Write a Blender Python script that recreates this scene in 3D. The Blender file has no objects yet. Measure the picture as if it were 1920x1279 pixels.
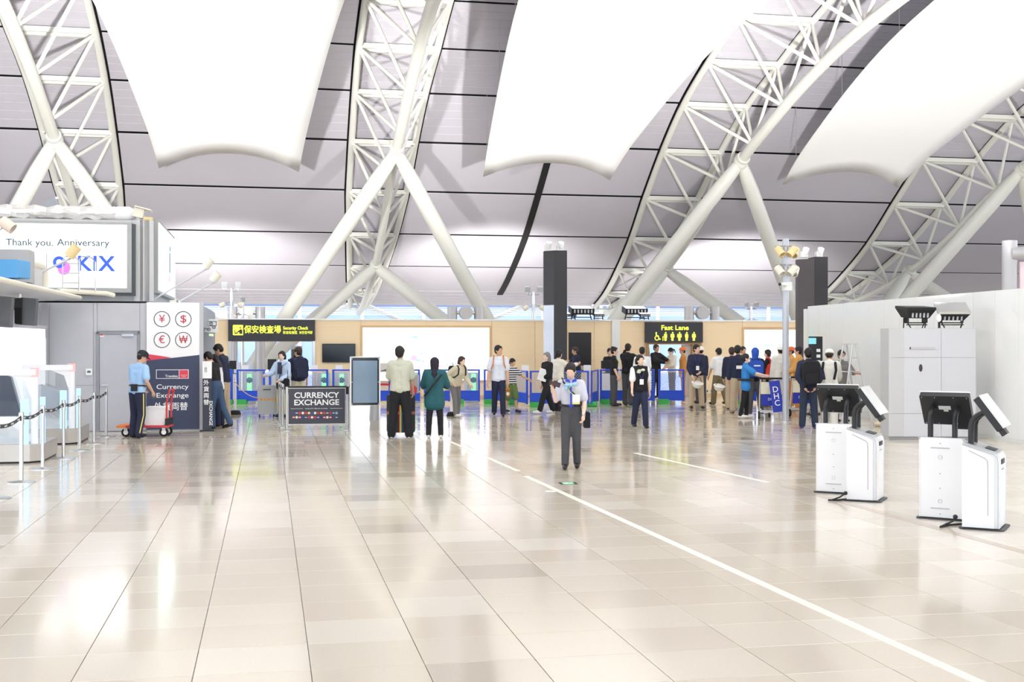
import bpy, bmesh, math, random
from mathutils import Vector, Matrix
random.seed(7)
R = math.radians
# ------------------------------------------------------------------ camera, world, light, exposure
F, HC, CY = 2300.0, 1.95, 640.0          # focal length in pixels of a 1920-wide frame, eye height, horizon row
SC = bpy.context.scene
COL = SC.collection
cam_d = bpy.data.cameras.new('camera'); cam = bpy.data.objects.new('camera', cam_d); COL.objects.link(cam)
cam_d.sensor_width = 36; cam_d.lens = F / 1920 * 36; cam_d.clip_end = 400
cam.location = (0, 0, HC); cam.rotation_euler = (R(90), 0, 0)
SC.camera = cam
w = bpy.data.worlds.new('daylight'); SC.world = w; w.use_nodes = True
bg = w.node_tree.nodes['Background']; bg.inputs[0].default_value = (0.86, 0.92, 1.0, 1); bg.inputs[1].default_value = 1.75
SC.view_settings.view_transform = 'Standard'; SC.view_settings.look = 'None'
SC.view_settings.gamma = 1; SC.view_settings.use_curve_mapping = False
SC.view_settings.exposure = 0.95
SC.cycles.max_bounces = 5; SC.cycles.diffuse_bounces = 3; SC.cycles.glossy_bounces = 3; SC.cycles.transmission_bounces = 3; SC.cycles.transparent_max_bounces = 6; SC.cycles.adaptive_threshold = 0.02
def spot(name, loc, target, watts, size, blend=0.6, radius=0.4, color=(1, 0.98, 0.95)):
    l = bpy.data.lights.new(name, 'SPOT'); l.energy = watts; l.spot_size = R(size); l.spot_blend = blend
    l.shadow_soft_size = radius; l.color = color
    o = bpy.data.objects.new(name, l); COL.objects.link(o); o.location = loc
    o.rotation_euler = (Vector(target) - Vector(loc)).to_track_quat('-Z', 'Y').to_euler()
    return o
# the hall's uplighters: floodlights on the cabinet, on the counters' roof and on poles, plus lamps added for more light
spot('uplight_cabinet', (8.35, 24.0, 2.95), (15.5, 50, 14.5), 21000, 42, 1.0)
spot('uplight_added_mid', (7.6, 31.6, 3.0), (3.0, 49, 13.0), 15000, 58, 1.0)  # added lamp without a fixture, off the cabinet, lights the middle membrane
spot('uplight_counter', (-10.2, 27.6, 5.4), (-12.0, 46, 12.0), 14000, 60)
spot('uplight_added', (-7.6, 6.0, 3.2), (-7.0, 15, 14.3), 16000, 85, 1.0)  # this and the next two: unseen lamps added to brighten the near membranes
spot('uplight_added.001', (8.0, 6.0, 3.2), (6.5, 16, 14.3), 16000, 85, 1.0)
spot('uplight_added.002', (9.2, 12.0, 3.2), (18.0, 25, 15.5), 16000, 75, 1.0)
spot('uplight_gate', (-1.2, 61, 2.4), (-1.8, 69, 6.0), 1500, 115)
spot('uplight_gate.001', (-15.0, 58.5, 2.4), (-15.6, 66, 6.0), 1500, 115)
spot('uplight_gate.002', (12.0, 64, 2.4), (11.5, 72, 6.0), 1500, 115)

# ------------------------------------------------------------------ helpers
def lin(c):
    return tuple((x / 12.92 if x <= 0.04045 else ((x + 0.055) / 1.055) ** 2.4) for x in (v / 255 for v in c))
MATS = {}
def M(name, rgb, rough=0.5, metal=0.0, emit=0.0, var=0.05, scale=3.0, bump=0.0, trans=0.0, alpha=1.0, spec=0.5, ior=1.45, stretch=None):
    if name in MATS: return MATS[name]
    m = bpy.data.materials.new(name); m.use_nodes = True; MATS[name] = m
    nt = m.node_tree; n = nt.nodes; l = nt.links; b = n['Principled BSDF']
    c = lin(rgb)
    tc = n.new('ShaderNodeTexCoord'); no = n.new('ShaderNodeTexNoise'); no.inputs['Scale'].default_value = scale
    no.inputs['Detail'].default_value = 4
    if stretch:
        mp = n.new('ShaderNodeMapping'); mp.inputs['Scale'].default_value = stretch
        l.new(tc.outputs['Object'], mp.inputs['Vector']); l.new(mp.outputs[0], no.inputs['Vector'])
    else: l.new(tc.outputs['Object'], no.inputs['Vector'])
    mx = n.new('ShaderNodeMix'); mx.data_type = 'RGBA'
    mx.inputs['A'].default_value = (*[max(0, v * (1 - var)) for v in c], 1)
    mx.inputs['B'].default_value = (*[min(1, v * (1 + var)) for v in c], 1)
    l.new(no.outputs['Fac'], mx.inputs['Factor']); l.new(mx.outputs['Result'], b.inputs['Base Color'])
    b.inputs['Roughness'].default_value = rough; b.inputs['Metallic'].default_value = metal
    b.inputs['Specular IOR Level'].default_value = spec; b.inputs['IOR'].default_value = ior
    b.inputs['Transmission Weight'].default_value = trans; b.inputs['Alpha'].default_value = alpha
    if emit:
        l.new(mx.outputs['Result'], b.inputs['Emission Color']); b.inputs['Emission Strength'].default_value = emit
    if bump:
        bp = n.new('ShaderNodeBump'); bp.inputs['Strength'].default_value = bump; bp.inputs['Distance'].default_value = 0.01
        l.new(no.outputs['Fac'], bp.inputs['Height']); l.new(bp.outputs[0], b.inputs['Normal'])
    return m

class MB:
    def __init__(s): s.v = []; s.f = []; s.m = []
    def add(s, vs, fs, mi=0):
        o = len(s.v); s.v += [tuple(p) for p in vs]; s.f += [tuple(i + o for i in f) for f in fs]; s.m += [mi] * len(fs); return s
    def box(s, c, d, rz=0, mi=0, mat=None):
        x, y, z = (k / 2 for k in d)
        vs = [Vector((a * x, b * y, e * z)) for a in (-1, 1) for b in (-1, 1) for e in (-1, 1)]
        m = mat if mat is not None else Matrix.Rotation(rz, 3, 'Z')
        vs = [m @ p + Vector(c) for p in vs]
        return s.add(vs, [(0, 1, 3, 2), (4, 6, 7, 5), (0, 4, 5, 1), (2, 3, 7, 6), (0, 2, 6, 4), (1, 5, 7, 3)], mi)
    def path(s, pts, r, n=8, mi=0, caps=True):
        pts = [Vector(p) for p in pts]; k = len(pts)
        rs = r if isinstance(r, (list, tuple)) else [r] * k
        t0 = (pts[1] - pts[0]).normalized(); a = t0.orthogonal().normalized(); vs = []
        for i, p in enumerate(pts):
            t = (pts[min(i + 1, k - 1)] - pts[max(i - 1, 0)]).normalized()
            a = (a - t * a.dot(t)).normalized(); b = t.cross(a)
            for j in range(n):
                q = 2 * math.pi * j / n; vs.append(p + (a * math.cos(q) + b * math.sin(q)) * rs[i])
        fs = [(i * n + j, i * n + (j + 1) % n, (i + 1) * n + (j + 1) % n, (i + 1) * n + j) for i in range(k - 1) for j in range(n)]
        if caps: fs += [tuple(range(n - 1, -1, -1)), tuple((k - 1) * n + j for j in range(n))]
        return s.add(vs, fs, mi)
    def cyl(s, p0, p1, r0, r1=None, n=12, mi=0): return s.path([p0, p1], [r0, r0 if r1 is None else r1], n, mi)
    def lathe(s, prof, c=(0, 0, 0), n=16, mi=0, mat=None):
        k = len(prof); c = Vector(c); m = mat or Matrix.Identity(3)
        vs = [c + m @ Vector((r * math.cos(2 * math.pi * j / n), r * math.sin(2 * math.pi * j / n), z)) for r, z in prof for j in range(n)]
        fs = [(i * n + j, i * n + (j + 1) % n, (i + 1) * n + (j + 1) % n, (i + 1) * n + j) for i in range(k - 1) for j in range(n)]
        fs += [tuple(range(n - 1, -1, -1)), tuple((k - 1) * n + j for j in range(n))]
        return s.add(vs, fs, mi)
    def sph(s, c, r, nu=12, nv=8, mi=0, mat=None):
        if not isinstance(r, (tuple, list)): r = (r, r, r)
        m = mat or Matrix.Identity(3); c = Vector(c)
        vs = [c + m @ Vector((0, 0, r[2]))]
        for i in range(1, nv):
            a = math.pi * i / nv
            for j in range(nu):
                q = 2 * math.pi * j / nu
                vs.append(c + m @ Vector((r[0] * math.sin(a) * math.cos(q), r[1] * math.sin(a) * math.sin(q), r[2] * math.cos(a))))
        vs.append(c + m @ Vector((0, 0, -r[2]))); e = len(vs) - 1
        fs = [(0, 1 + j, 1 + (j + 1) % nu) for j in range(nu)]
        for i in range(nv - 2):
            for j in range(nu):
                a0 = 1 + i * nu; fs.append((a0 + j, a0 + nu + j, a0 + nu + (j + 1) % nu, a0 + (j + 1) % nu))
        a0 = 1 + (nv - 2) * nu
        fs += [(a0 + j, e, a0 + (j + 1) % nu) for j in range(nu)]
        return s.add(vs, fs, mi)
    def caps(s, a, ra, b, rb, n=10):
        s.path([a, b], [ra, rb], n); s.sph(a, ra, n, 6); s.sph(b, rb, n, 6); return s
    def prism(s, poly, y0, y1, plane='xz', mi=0):
        f = {'xz': lambda u, v, w: (u, w, v), 'xy': lambda u, v, w: (u, v, w), 'yz': lambda u, v, w: (w, u, v)}[plane]
        n = len(poly); vs = [f(u, v, y0) for u, v in poly] + [f(u, v, y1) for u, v in poly]
        fs = [(i, (i + 1) % n, n + (i + 1) % n, n + i) for i in range(n)] + [tuple(range(n - 1, -1, -1)), tuple(range(n, 2 * n))]
        return s.add(vs, fs, mi)
    def mesh(s, name, mats, smooth=40):
        me = bpy.data.meshes.new(name); me.from_pydata(s.v, [], s.f)
        for m in (mats if isinstance(mats, (list, tuple)) else [mats]): me.materials.append(m)
        if any(s.m): me.polygons.foreach_set('material_index', s.m)
        bm = bmesh.new(); bm.from_mesh(me); bmesh.ops.recalc_face_normals(bm, faces=bm.faces); bm.to_mesh(me); bm.free()
        if smooth: me.shade_smooth(); me.set_sharp_from_angle(angle=R(smooth))
        return me
    def build(s, name, mats, parent=None, smooth=40, loc=None, kind=None):
        return link(name, s.mesh(name, mats, smooth), parent, loc, kind)
def link(name, data, parent=None, loc=None, kind=None, rot=None):
    o = bpy.data.objects.new(name, data); COL.objects.link(o)
    if parent is not None: o.parent = parent
    if loc is not None: o.location = loc
    if rot is not None: o.rotation_euler = rot
    if kind: o['kind'] = kind
    return o
def tag(o, label=None, cat=None, group=None, kind=None):
    if label: o['label'] = label
    if cat: o['category'] = cat
    if group: o['group'] = group
    if kind: o['kind'] = kind
    return o
def thing(name, label, cat, loc=(0, 0, 0), rz=0, group=None):
    return tag(link(name, None, None, loc, None, (0, 0, rz)), label, cat, group)
def copy_tree(o, parent=None):
    c = o.copy(); COL.objects.link(c); c.parent = parent
    for ch in list(o.children): copy_tree(ch, c)
    return c
def rrect(x0, z0, x1, z1, r, n=5):
    out = []
    for cx, cz, a0 in ((x1 - r, z1 - r, 0), (x0 + r, z1 - r, 90), (x0 + r, z0 + r, 180), (x1 - r, z0 + r, 270)):
        for i in range(n + 1):
            a = R(a0 + 90 * i / n); out.append((cx + r * math.cos(a), cz + r * math.sin(a)))
    return out
def ring(mb, c, r0, r1, y0, y1, n=28, mi=0):                # annulus in the xz plane
    vs = []
    for j in range(n):
        q = 2 * math.pi * j / n; a, b = math.cos(q), math.sin(q)
        for r in (r0, r1):
            for y in (y0, y1): vs.append((c[0] + r * a, y, c[1] + r * b))
    fs = []
    for j in range(n):
        a = 4 * j; b = 4 * ((j + 1) % n)
        fs += [(a, b, b + 2, a + 2), (a + 1, a + 3, b + 3, b + 1), (a, a + 1, b + 1, b), (a + 2, b + 2, b + 3, a + 3)]
    mb.add(vs, fs, mi)
TEXT_N = [0]
def text(s, size, mat, parent, loc, rot=(R(90), 0, 0), align='CENTER', bold=0.0, ext=0.002, sx=1.0, name='lettering', spacing=1.0, line=1.0):
    cu = bpy.data.curves.new('t', 'FONT'); cu.body = s; cu.size = size; cu.align_x = align; cu.align_y = 'CENTER'
    cu.extrude = ext; cu.offset = bold * size; cu.space_character = spacing; cu.space_line = line; cu.resolution_u = 3
    o = bpy.data.objects.new('t', cu)
    me = o.to_mesh().copy() if False else bpy.data.meshes.new_from_object(o)
    bpy.data.objects.remove(o); bpy.data.curves.remove(cu)
    for v in me.vertices: v.co.x *= sx
    me.materials.clear(); me.materials.append(mat)
    return link(name, me, parent, loc, None, rot)
def P(px, py, d): return Vector(((px - 960) / F * d, d, HC - (py - CY) / F * d))
def G(px, py):
    d = F * HC / (py - CY); return Vector(((px - 960) / F * d, d, 0))
GA = math.atan2(0.199, 1.0)                                # the hall's grid is turned by this against the view
UX, UY = -math.sin(GA), math.cos(GA); VX, VY = math.cos(GA), math.sin(GA)
def S(*poly): return poly

# ------------------------------------------------------------------ materials
white = M('white_paint', (236, 236, 232), 0.35); steel = M('truss_paint', (222, 222, 214), 0.4, scale=0.5)
chrome = M('brushed_steel', (200, 200, 200), 0.28, 0.9); dark = M('black_plastic', (30, 30, 33), 0.45)
grey = M('grey_panel', (196, 197, 202), 0.5); blackm = M('black_void', (14, 14, 15), 0.8)
glassm = M('clear_glass', (225, 240, 245), 0.03, trans=0.95, alpha=0.35)
ink = M('dark_ink', (44, 46, 62), 0.6, var=0.02); wht = M('white_print', (250, 250, 250), 0.5, var=0.0)
cream = M('cream_plastic', (238, 214, 160), 0.45); ivory = M('ivory_plastic', (236, 230, 212), 0.45)
yel = M('sign_yellow', (232, 244, 70), 0.5, emit=0.9, var=0.0); rubber = M('rubber', (24, 24, 24), 0.7)

# ------------------------------------------------------------------ floor
def floor_mat(name, per_object):
    m = bpy.data.materials.new(name); m.use_nodes = True; n = m.node_tree.nodes; l = m.node_tree.links; b = n['Principled BSDF']
    tc = n.new('ShaderNodeTexCoord')
    if per_object:
        rnd = n.new('ShaderNodeObjectInfo').outputs['Random']
    else:
        mp = n.new('ShaderNodeVectorMath'); mp.operation = 'DIVIDE'; mp.inputs[1].default_value = (TW, TD, 50)
        fl = n.new('ShaderNodeVectorMath'); fl.operation = 'FLOOR'
        wn = n.new('ShaderNodeTexWhiteNoise')
        l.new(tc.outputs['Object'], mp.inputs[0]); l.new(mp.outputs[0], fl.inputs[0]); l.new(fl.outputs[0], wn.inputs['Vector'])
        rnd = wn.outputs['Value']
    ramp = n.new('ShaderNodeValToRGB'); ramp.color_ramp.interpolation = 'CONSTANT'
    e = ramp.color_ramp.elements
    cols = [(0, (208, 197, 181)), (0.05, (219, 208, 191)), (0.35, (221, 211, 194)), (0.65, (223, 213, 197)), (0.9, (227, 219, 205))]
    e[0].position = 0; e[0].color = (*lin(cols[0][1]), 1); e[1].position = cols[1][0]; e[1].color = (*lin(cols[1][1]), 1)
    for p, c in cols[2:]:
        q = e.new(p); q.color = (*lin(c), 1)
    l.new(rnd, ramp.inputs[0])
    no = n.new('ShaderNodeTexNoise'); no.inputs['Scale'].default_value = 60; no.inputs['Detail'].default_value = 6
    l.new(tc.outputs['Object'], no.inputs['Vector'])
    mx = n.new('ShaderNodeMix'); mx.data_type = 'RGBA'; mx.blend_type = 'MULTIPLY'; mx.inputs['Factor'].default_value = 0.12
    l.new(ramp.outputs[0], mx.inputs['A']); l.new(no.outputs['Fac'], mx.inputs['B']); l.new(mx.outputs['Result'], b.inputs['Base Color'])
    mr = n.new('ShaderNodeMapRange'); mr.inputs['To Min'].default_value = 0.10; mr.inputs['To Max'].default_value = 0.17
    l.new(rnd, mr.inputs['Value']); l.new(mr.outputs[0], b.inputs['Roughness'])
    b.inputs['Specular IOR Level'].default_value = 0.45; b.inputs['Coat Weight'].default_value = 0.15; b.inputs['Coat Roughness'].default_value = 0.06
    return m
TW, TD = 0.678, 0.635
V0, U0 = 0.25, 7.36
grout = M('grout', (186, 176, 162), 0.7)
floor = MB().box((0, 45, -0.115), (150, 150, 0.2)).build('floor', grout, None, kind='structure')
floor.rotation_euler = (0, 0, GA); floor['label'] = 'polished pale beige stone tile floor of the hall'
# local frame of the floor: x = across the hall, y = along it
def loc_of(x, y): return (x * VX + y * VY, x * UX + y * UY)
floor.location = (0, 0, 0)
fm1 = floor_mat('stone_tile', True); fm2 = floor_mat('stone_tiles_far', False)
def tile_mesh():
    g = 0.0022; b = 0.003; x0, x1, y0, y1 = g, TW - g, g, TD - g
    mb = MB(); mb.add([(x0, y0, -0.014), (x1, y0, -0.014), (x1, y1, -0.014), (x0, y1, -0.014), (x0, y0, -0.002), (x1, y0, -0.002), (x1, y1, -0.002), (x0, y1, -0.002),
        (x0 + b, y0 + b, 0), (x1 - b, y0 + b, 0), (x1 - b, y1 - b, 0), (x0 + b, y1 - b, 0)],
        [(8, 9, 10, 11)] + [(i, (i + 1) % 4, 4 + (i + 1) % 4, 4 + i) for i in range(4)] + [(4 + i, 4 + (i + 1) % 4, 8 + (i + 1) % 4, 8 + i) for i in range(4)])
    return mb
tm = tile_mesh(); tme = tm.mesh('floor_tile', fm1, 0); far = MB(); near = 0; cells = []
for a in range(-50, 60):
    for b in range(-12, 120):
        lx, ly = V0 + a * TW, U0 + b * TD
        wx, wy = (lx + TW / 2) * VX + (ly + TD / 2) * UX, (lx + TW / 2) * VY + (ly + TD / 2) * UY
        vis = wy > 6.7 and abs(wx) < 0.4174 * wy + 0.45
        cells.append((0 if vis else 1, wy, lx, ly))
cells.sort()
for i, (nv, wy, lx, ly) in enumerate(cells):
    if i < 300: link('floor_tile', tme, floor, (lx, ly, 0))
    else: far.add([(x + lx, y + ly, z) for x, y, z in tm.v], [(8, 9, 10, 11)] + ([] if wy > 30 else tm.f[5:]))
fm = far.build('floor_tiles', fm2, floor, 0, kind='stuff')
# inlaid white guide strips
strip = M('guide_strip', (248, 244, 232), 0.3); strip_b = M('brown_inlay', (196, 182, 164), 0.2)
def floor_strip(p, q, wdt, mat, label):
    p, q = Vector(p), Vector(q); d = (q - p); L = d.length; t = thing('floor_strip', label, 'floor strip', ((p + q) / 2).to_tuple() + (0,), math.atan2(d.y, d.x))
    k = max(1, round(L / 2.2))
    for i in range(k): MB().box((-L / 2 + (i + .5) * L / k, 0, 0.0008), (L / k - 0.006, wdt, 0.0016)).build('strip_piece', mat, t, 0)
a, b_ = G(985, 893), G(1838, 1281)
floor_strip(a.xy, b_.xy, 0.085, strip, 'long cream guide strip running diagonally across the foreground floor')
floor_strip(G(838, 826).xy, G(972, 884).xy, 0.085, strip, 'short cream guide strip on the floor before the teal tunic')
floor_strip(G(1190, 850).xy, G(1440, 905).xy, 0.085, strip, 'cream guide strip on the floor left of the kiosks')
floor_strip(G(1470, 912).xy, G(1935, 1040).xy, 0.12, strip_b, 'brown stone strip in the floor passing under the kiosks')
t = thing('floor_marker', 'green floor marker plate set in the floor before the walking woman', 'floor marker', G(1065, 907)); t.rotation_euler = (0, 0, 0.1)
MB().box((0, 0, 0.001), (0.24, 0.24, 0.002)).build('frame', dark, t, 0)
MB().box((0, 0, 0.0025), (0.15, 0.17, 0.001)).build('plate', M('exit_green', (120, 225, 160), 0.4, emit=0.4), t, 0)
MB().box((-0.02, 0, 0.0035), (0.05, 0.11, 0.001)).build('arrow', wht, t, 0)
t = tag(MB().box((0, 0, 0.0008), (0.15, 0.1, 0.0016)).build('floor_sticker', wht, None, 0, G(1033, 922)), 'small white sticker on the floor left of the green marker', 'sticker')
# ------------------------------------------------------------------ roof, trusses, membranes
TZ = [(-62, 9.5), (-55, 11.7), (-48, 13.6), (-41, 15.2), (-34, 16.2), (-30.7, 16.5), (-27.2, 16.75), (-23.7, 16.8), (-20.2, 16.7), (-16.7, 16.45), (-13.2, 16.1), (-9.8, 15.6), (-6.4, 14.8),
      (-3.05, 13.78), (.25, 12.61), (3.34, 10.98), (6.28, 9.08), (9.28, 7.28), (12.5, 5.84), (15.8, 4.69), (19.2, 3.95)]
def zt(t):
    if t <= TZ[0][0]: return TZ[0][1]
    for i in range(len(TZ) - 1):
        if t <= TZ[i + 1][0]:
            (t0, z0), (t1, z1) = TZ[i], TZ[i + 1]
            m0 = (z1 - TZ[i - 1][1]) / (t1 - TZ[i - 1][0]) if i else (z1 - z0) / (t1 - t0)
            m1 = (TZ[i + 2][1] - z0) / (TZ[i + 2][0] - t0) if i + 2 < len(TZ) else (z1 - z0) / (t1 - t0)
            L = t1 - t0; u = (t - t0) / L
            return (2*u**3-3*u*u+1)*z0 + (u**3-2*u*u+u)*L*m0 + (-2*u**3+3*u*u)*z1 + (u**3-u*u)*L*m1
    return TZ[-1][1]
def interp(tab, t):
    if t <= tab[0][0]: return tab[0][1]
    for (a, x), (b, y) in zip(tab, tab[1:]):
        if t <= b: return x + (y - x) * (t - a) / (b - a)
    return tab[-1][1]
def wd(t): return interp([(-3, 3.1), (6.3, 2.7), (12.5, 1.84), (15.8, 1.37), (19.2, 0.9)], t)
def hd(t): return interp([(0, 2.6), (5, 2.2), (9.2, 1.6), (14, 0.9), (19.2, 0.35)], t)
XT = [-32.3, -18.2, -5.22, 9.28, 22.63, 36.6]; DT = [47.2, 50, 52.8, 55.6, 58.4, 61.2]; LEAN = [0, -.4, .24, 1.14, 1.77, 2]
def top(i, t, s=0, dz=0): return Vector((XT[i] - .199 * t + s, DT[i] + t + .199 * s, zt(t) + dz))
def bot(i, t): return top(i, t, LEAN[i] * hd(t) / 2.6, -hd(t))
TJ = [t for t, z in TZ]
roof_m = M('roof_panel', (194, 191, 200), 0.55, scale=0.6, var=0.03)
back = MB(); ts = [TJ[0] + (TJ[-1] - TJ[0]) * k / 60 for k in range(61)]
n = 0; vs = []
for t in ts:
    a, b = top(0, t, -14, .24), top(5, t, 14, .24); vs += [a, b, a + Vector((0, 0, .3)), b + Vector((0, 0, .3))]
fs = []
for k in range(60):
    o = 4 * k; fs += [(o, o + 1, o + 5, o + 4), (o + 2, o + 6, o + 7, o + 3), (o, o + 4, o + 6, o + 2), (o + 1, o + 3, o + 7, o + 5)]
back.add(vs, fs + [(0, 2, 3, 1), (240, 241, 243, 242)])
ceiling = back.build('ceiling', blackm, None, kind='structure')
ceiling['label'] = 'curved pale grey panelled roof of the hall'
def roof_piece(name, f0, f1, ta, tb, seg=3, th=.03):
    """a curved slab between two edge curves f0(t) and f1(t)"""
    vs = []; fs = []
    for k in range(seg + 1):
        t = ta + (tb - ta) * k / seg; a, b = f0(t), f1(t); u = Vector((0, 0, th)); vs += [a, b, a + u, b + u]
    for k in range(seg):
        o = 4 * k; fs += [(o, o + 1, o + 5, o + 4), (o + 2, o + 6, o + 7, o + 3), (o, o + 4, o + 6, o + 2), (o + 1, o + 3, o + 7, o + 5)]
    o = 4 * seg; fs += [(0, 2, 3, 1), (o, o + 1, o + 3, o + 2)]
    return MB().add(vs, fs).build(name, roof_m, ceiling, 30)
def edges(kind, i):
    if kind == 'bay':
        f0 = (lambda t: top(i, t, wd(t) / 2 + .22, .1)) if i >= 0 else (lambda t: top(0, t, -14, .1))
        f1 = (lambda t: top(i + 1, t, -wd(t) / 2 - .22, .1)) if i < 5 else (lambda t: top(5, t, 14, .1))
    else:
        f0 = lambda t: top(i, t, -wd(t) / 2 + .1, .16); f1 = lambda t: top(i, t, wd(t) / 2 - .1, .16)
    return f0, f1
for kind, rng in (('bay', range(-1, 6)), ('strip', range(0, 6))):
    for i in rng:
        f0, f1 = edges(kind, i)
        inview = (0 <= i <= 4) if kind == 'bay' else (1 <= i <= 4)
        for k in range(len(TJ) - 1):
            ta, tb = TJ[k] + .075, TJ[k + 1] - .075
            if inview and -13.3 < TJ[k] < 3.0:
                for q in range(6):
                    h = (tb - ta) / 6
                    roof_piece('roof_plank', f0, f1, ta + q * h + .012, ta + (q + 1) * h - .012, 1)
            elif TJ[k] > 15:
                for q in range(5):
                    h = (tb - ta) / 5
                    roof_piece('soffit_slat', f0, f1, ta + q * h + .04, ta + (q + 1) * h - .04, 1, .06)
            else: roof_piece('roof_panel', f0, f1, ta, tb)
# black expansion joint that runs down the roof in the middle of the third bay
ej = [(lambda t: (top(2, t) * (1 - e) + top(3, t) * e) + Vector((0, 0, .02)))(t) for e in (.535,) for t in [2 + .75 * k for k in range(20)]]
vs = []; fs = []
for k, p in enumerate(ej):
    wv = Vector((VX, VY, 0)) * .16
    vs += [p - wv, p + wv, p - wv + Vector((0, 0, .12)), p + wv + Vector((0, 0, .12))]
for k in range(len(ej) - 1):
    o = 4 * k; fs += [(o, o + 1, o + 5, o + 4), (o + 2, o + 6, o + 7, o + 3), (o, o + 4, o + 6, o + 2), (o + 1, o + 3, o + 7, o + 5)]
MB().add(vs, fs).build('expansion_joint', rubber, ceiling)
tl = {1: 'white triangular roof truss on splayed legs above the illuminated KIX screen', 2: 'white triangular roof truss on splayed legs above the security check sign',
      3: 'white triangular roof truss on splayed legs above the fast lane sign', 4: 'rightmost white roof truss, slanting down behind the white hoarding'}
for i in (1, 2, 3, 4):
    base = top(i, 5); base.z = 0
    T = thing('roof_truss', tl[i], 'truss', base, 0, 'roof trusses of the hall')
    def L(p): return p - base
    js = [t for t in TJ if -24 < t]
    seq = [js[0] + (19.2 - js[0]) * k / 44 for k in range(45)]
    for sd in (-1, 1):
        MB().path([L(top(i, t, sd * wd(t) / 2)) for t in seq], .15, 10).build('top_chord', steel, T)
    seqb = [js[0] + (19.0 - js[0]) * k / 44 for k in range(45)]
    MB().path([L(bot(i, t)) for t in seqb], [.23 if t < 0 else .19 for t in seqb], 12).build('bottom_chord', steel, T)
    mids = [(a + b) / 2 for a, b in zip(js, js[1:])]
    for k, t in enumerate(js):
        for sd in (-1, 1):
            a = top(i, t, sd * wd(t) / 2)
            for m in ([mids[k - 1]] if k else []) + ([mids[k]] if k < len(mids) else []):
                MB().cyl(L(a), L(bot(i, m)), .075 if t < 10 else .06, n=8).build('diagonal', steel, T)
        if k < len(js) - 1:
            a, b = top(i, t, -wd(t) / 2, .02), top(i, t, wd(t) / 2, .02)
            c = (a + b) / 2; ln = (b - a).length; mb = MB()
            mb.box(L(c + Vector((.04, -.22, .02))), (ln, .1, .2), GA); mb.box(L(c + Vector((-.04, .18, -.06))), (ln, .22, .16), GA)
            mb.build('cross_beam', steel, T, 0)
    for nt_, r1 in ((0, .25), (9.2, .22)):
        nb = bot(i, nt_)
        for sd in (-1, 1):
            ft = top(i, 5, sd * 6.5 + LEAN[i] * .7); ft.z = -.05
            lg = MB().path([L(nb + (ft - nb) * u) for u in (0, .06, .12, .5, 1)], [.24, .3, .34, .345, .30], 18).build('leg', steel, T)
        MB().sph(L(nb), (.34, .34, .4), 14, 8).build('node_casting', steel, T)
        MB().cyl(L(bot(i, nt_ - .35)), L(bot(i, nt_ - .2)), r1 + .06, n=14).build('collar', steel, T)
# hanging membranes
sail = M('membrane', (250, 250, 250), 0.9, scale=0.4, var=0.01)
for i, (X, lab) in zip((1, 2, 3), ((-12.24, 'white hanging ceiling membrane above the KIX screen, leftmost of three'), (1.6, 'white hanging ceiling membrane above the tall black column, middle of three'),
        (15.75, 'white hanging ceiling membrane above the grey cabinet, rightmost of three'))):
    D = (DT[i] + DT[i + 1]) / 2; vs = []; fs = []; NU, NV = 10, 50
    for k in range(NV + 1):
        for j in range(NU + 1):
            u = j / NU * 2 - 1; tend = 1.8 - .95 * (1 - u * u); t = -44 + (tend + 44) * k / NV
            wdt = min(9.6, 5.8 + .178 * (1.8 - t)) if t < 1.8 else 5.8
            vs.append((X - .199 * (t - 1.8) + u * wdt / 2, D + t + .199 * u * wdt / 2, zt(t) - 2.45 + .1 * (1 - u * u)))
    for k in range(NV):
        for j in range(NU):
            a = k * (NU + 1) + j; fs.append((a, a + 1, a + NU + 2, a + NU + 1))
    T = thing('ceiling_membrane', lab, 'membrane', (X, D, 0), 0, 'hanging ceiling membranes')
    o = MB().add([(x - X, y - D, z) for x, y, z in vs], fs).build('sheet', sail, T, 60)
    md = o.modifiers.new('s', 'SOLIDIFY'); md.thickness = .05
    for k in (24, 30, 36, 42, 48):
        for j in (0, NU):
            p = Vector(vs[k * (NU + 1) + j]) - Vector((X, D, 0)); MB().cyl(p, p + Vector((0, 0, 2.4)), .012, n=5).build('hanger', chrome, T)
# glazed end of the hall, far behind the gate wall
skyglass = M('blue_glazing', (150, 174, 222), 0.1, emit=0.12, var=0.06, scale=0.2)
def WP(s, d0=0): return Vector((VX * s + UX * d0, VY * s + UY * d0, 0))
gw = thing('window_1', 'long pale blue glazed end wall seen above the wooden gate wall', None, WP(0, 80), GA); gw['kind'] = 'structure'
for k in range(-11, 12):
    MB().box((k * 4, 0, 2.2), (3.86, .04, 4.3)).build('pane', skyglass, gw, 0)
    MB().box((k * 4 + 2, -.05, 2.3), (.22, .3, 4.6)).build('mullion', white, gw, 0)
for z in (.1, 4.4): MB().box((0, -.05, z), (92, .25, .2)).build('rail', white, gw, 0)
brace_m = M('grey_brace', (170, 170, 172), .5)
for k in (-3, -1, 1, 3):
    for sd in (-1, 1): MB().cyl((k * 5.5 + sd * .3, -3, 4.3), (k * 5.5 + sd * 5, -3, 2.3), .13, n=8).build('brace', brace_m, gw)
# white louvre band under the end of the roof
lv = thing('trim_1', 'white louvred band under the lower end of the roof', None, (0, 0, 0)); lv['kind'] = 'structure'
for k in range(5):
    a, b = top(0, 19.4 + .3 * k, -14, -.02 - .1 * k), top(5, 19.4 + .3 * k, 14, -.02 - .1 * k)
    c = (a + b) / 2; MB().box(c, ((b - a).length, .24, .05), GA).build('louvre', white, lv, 0)
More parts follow.
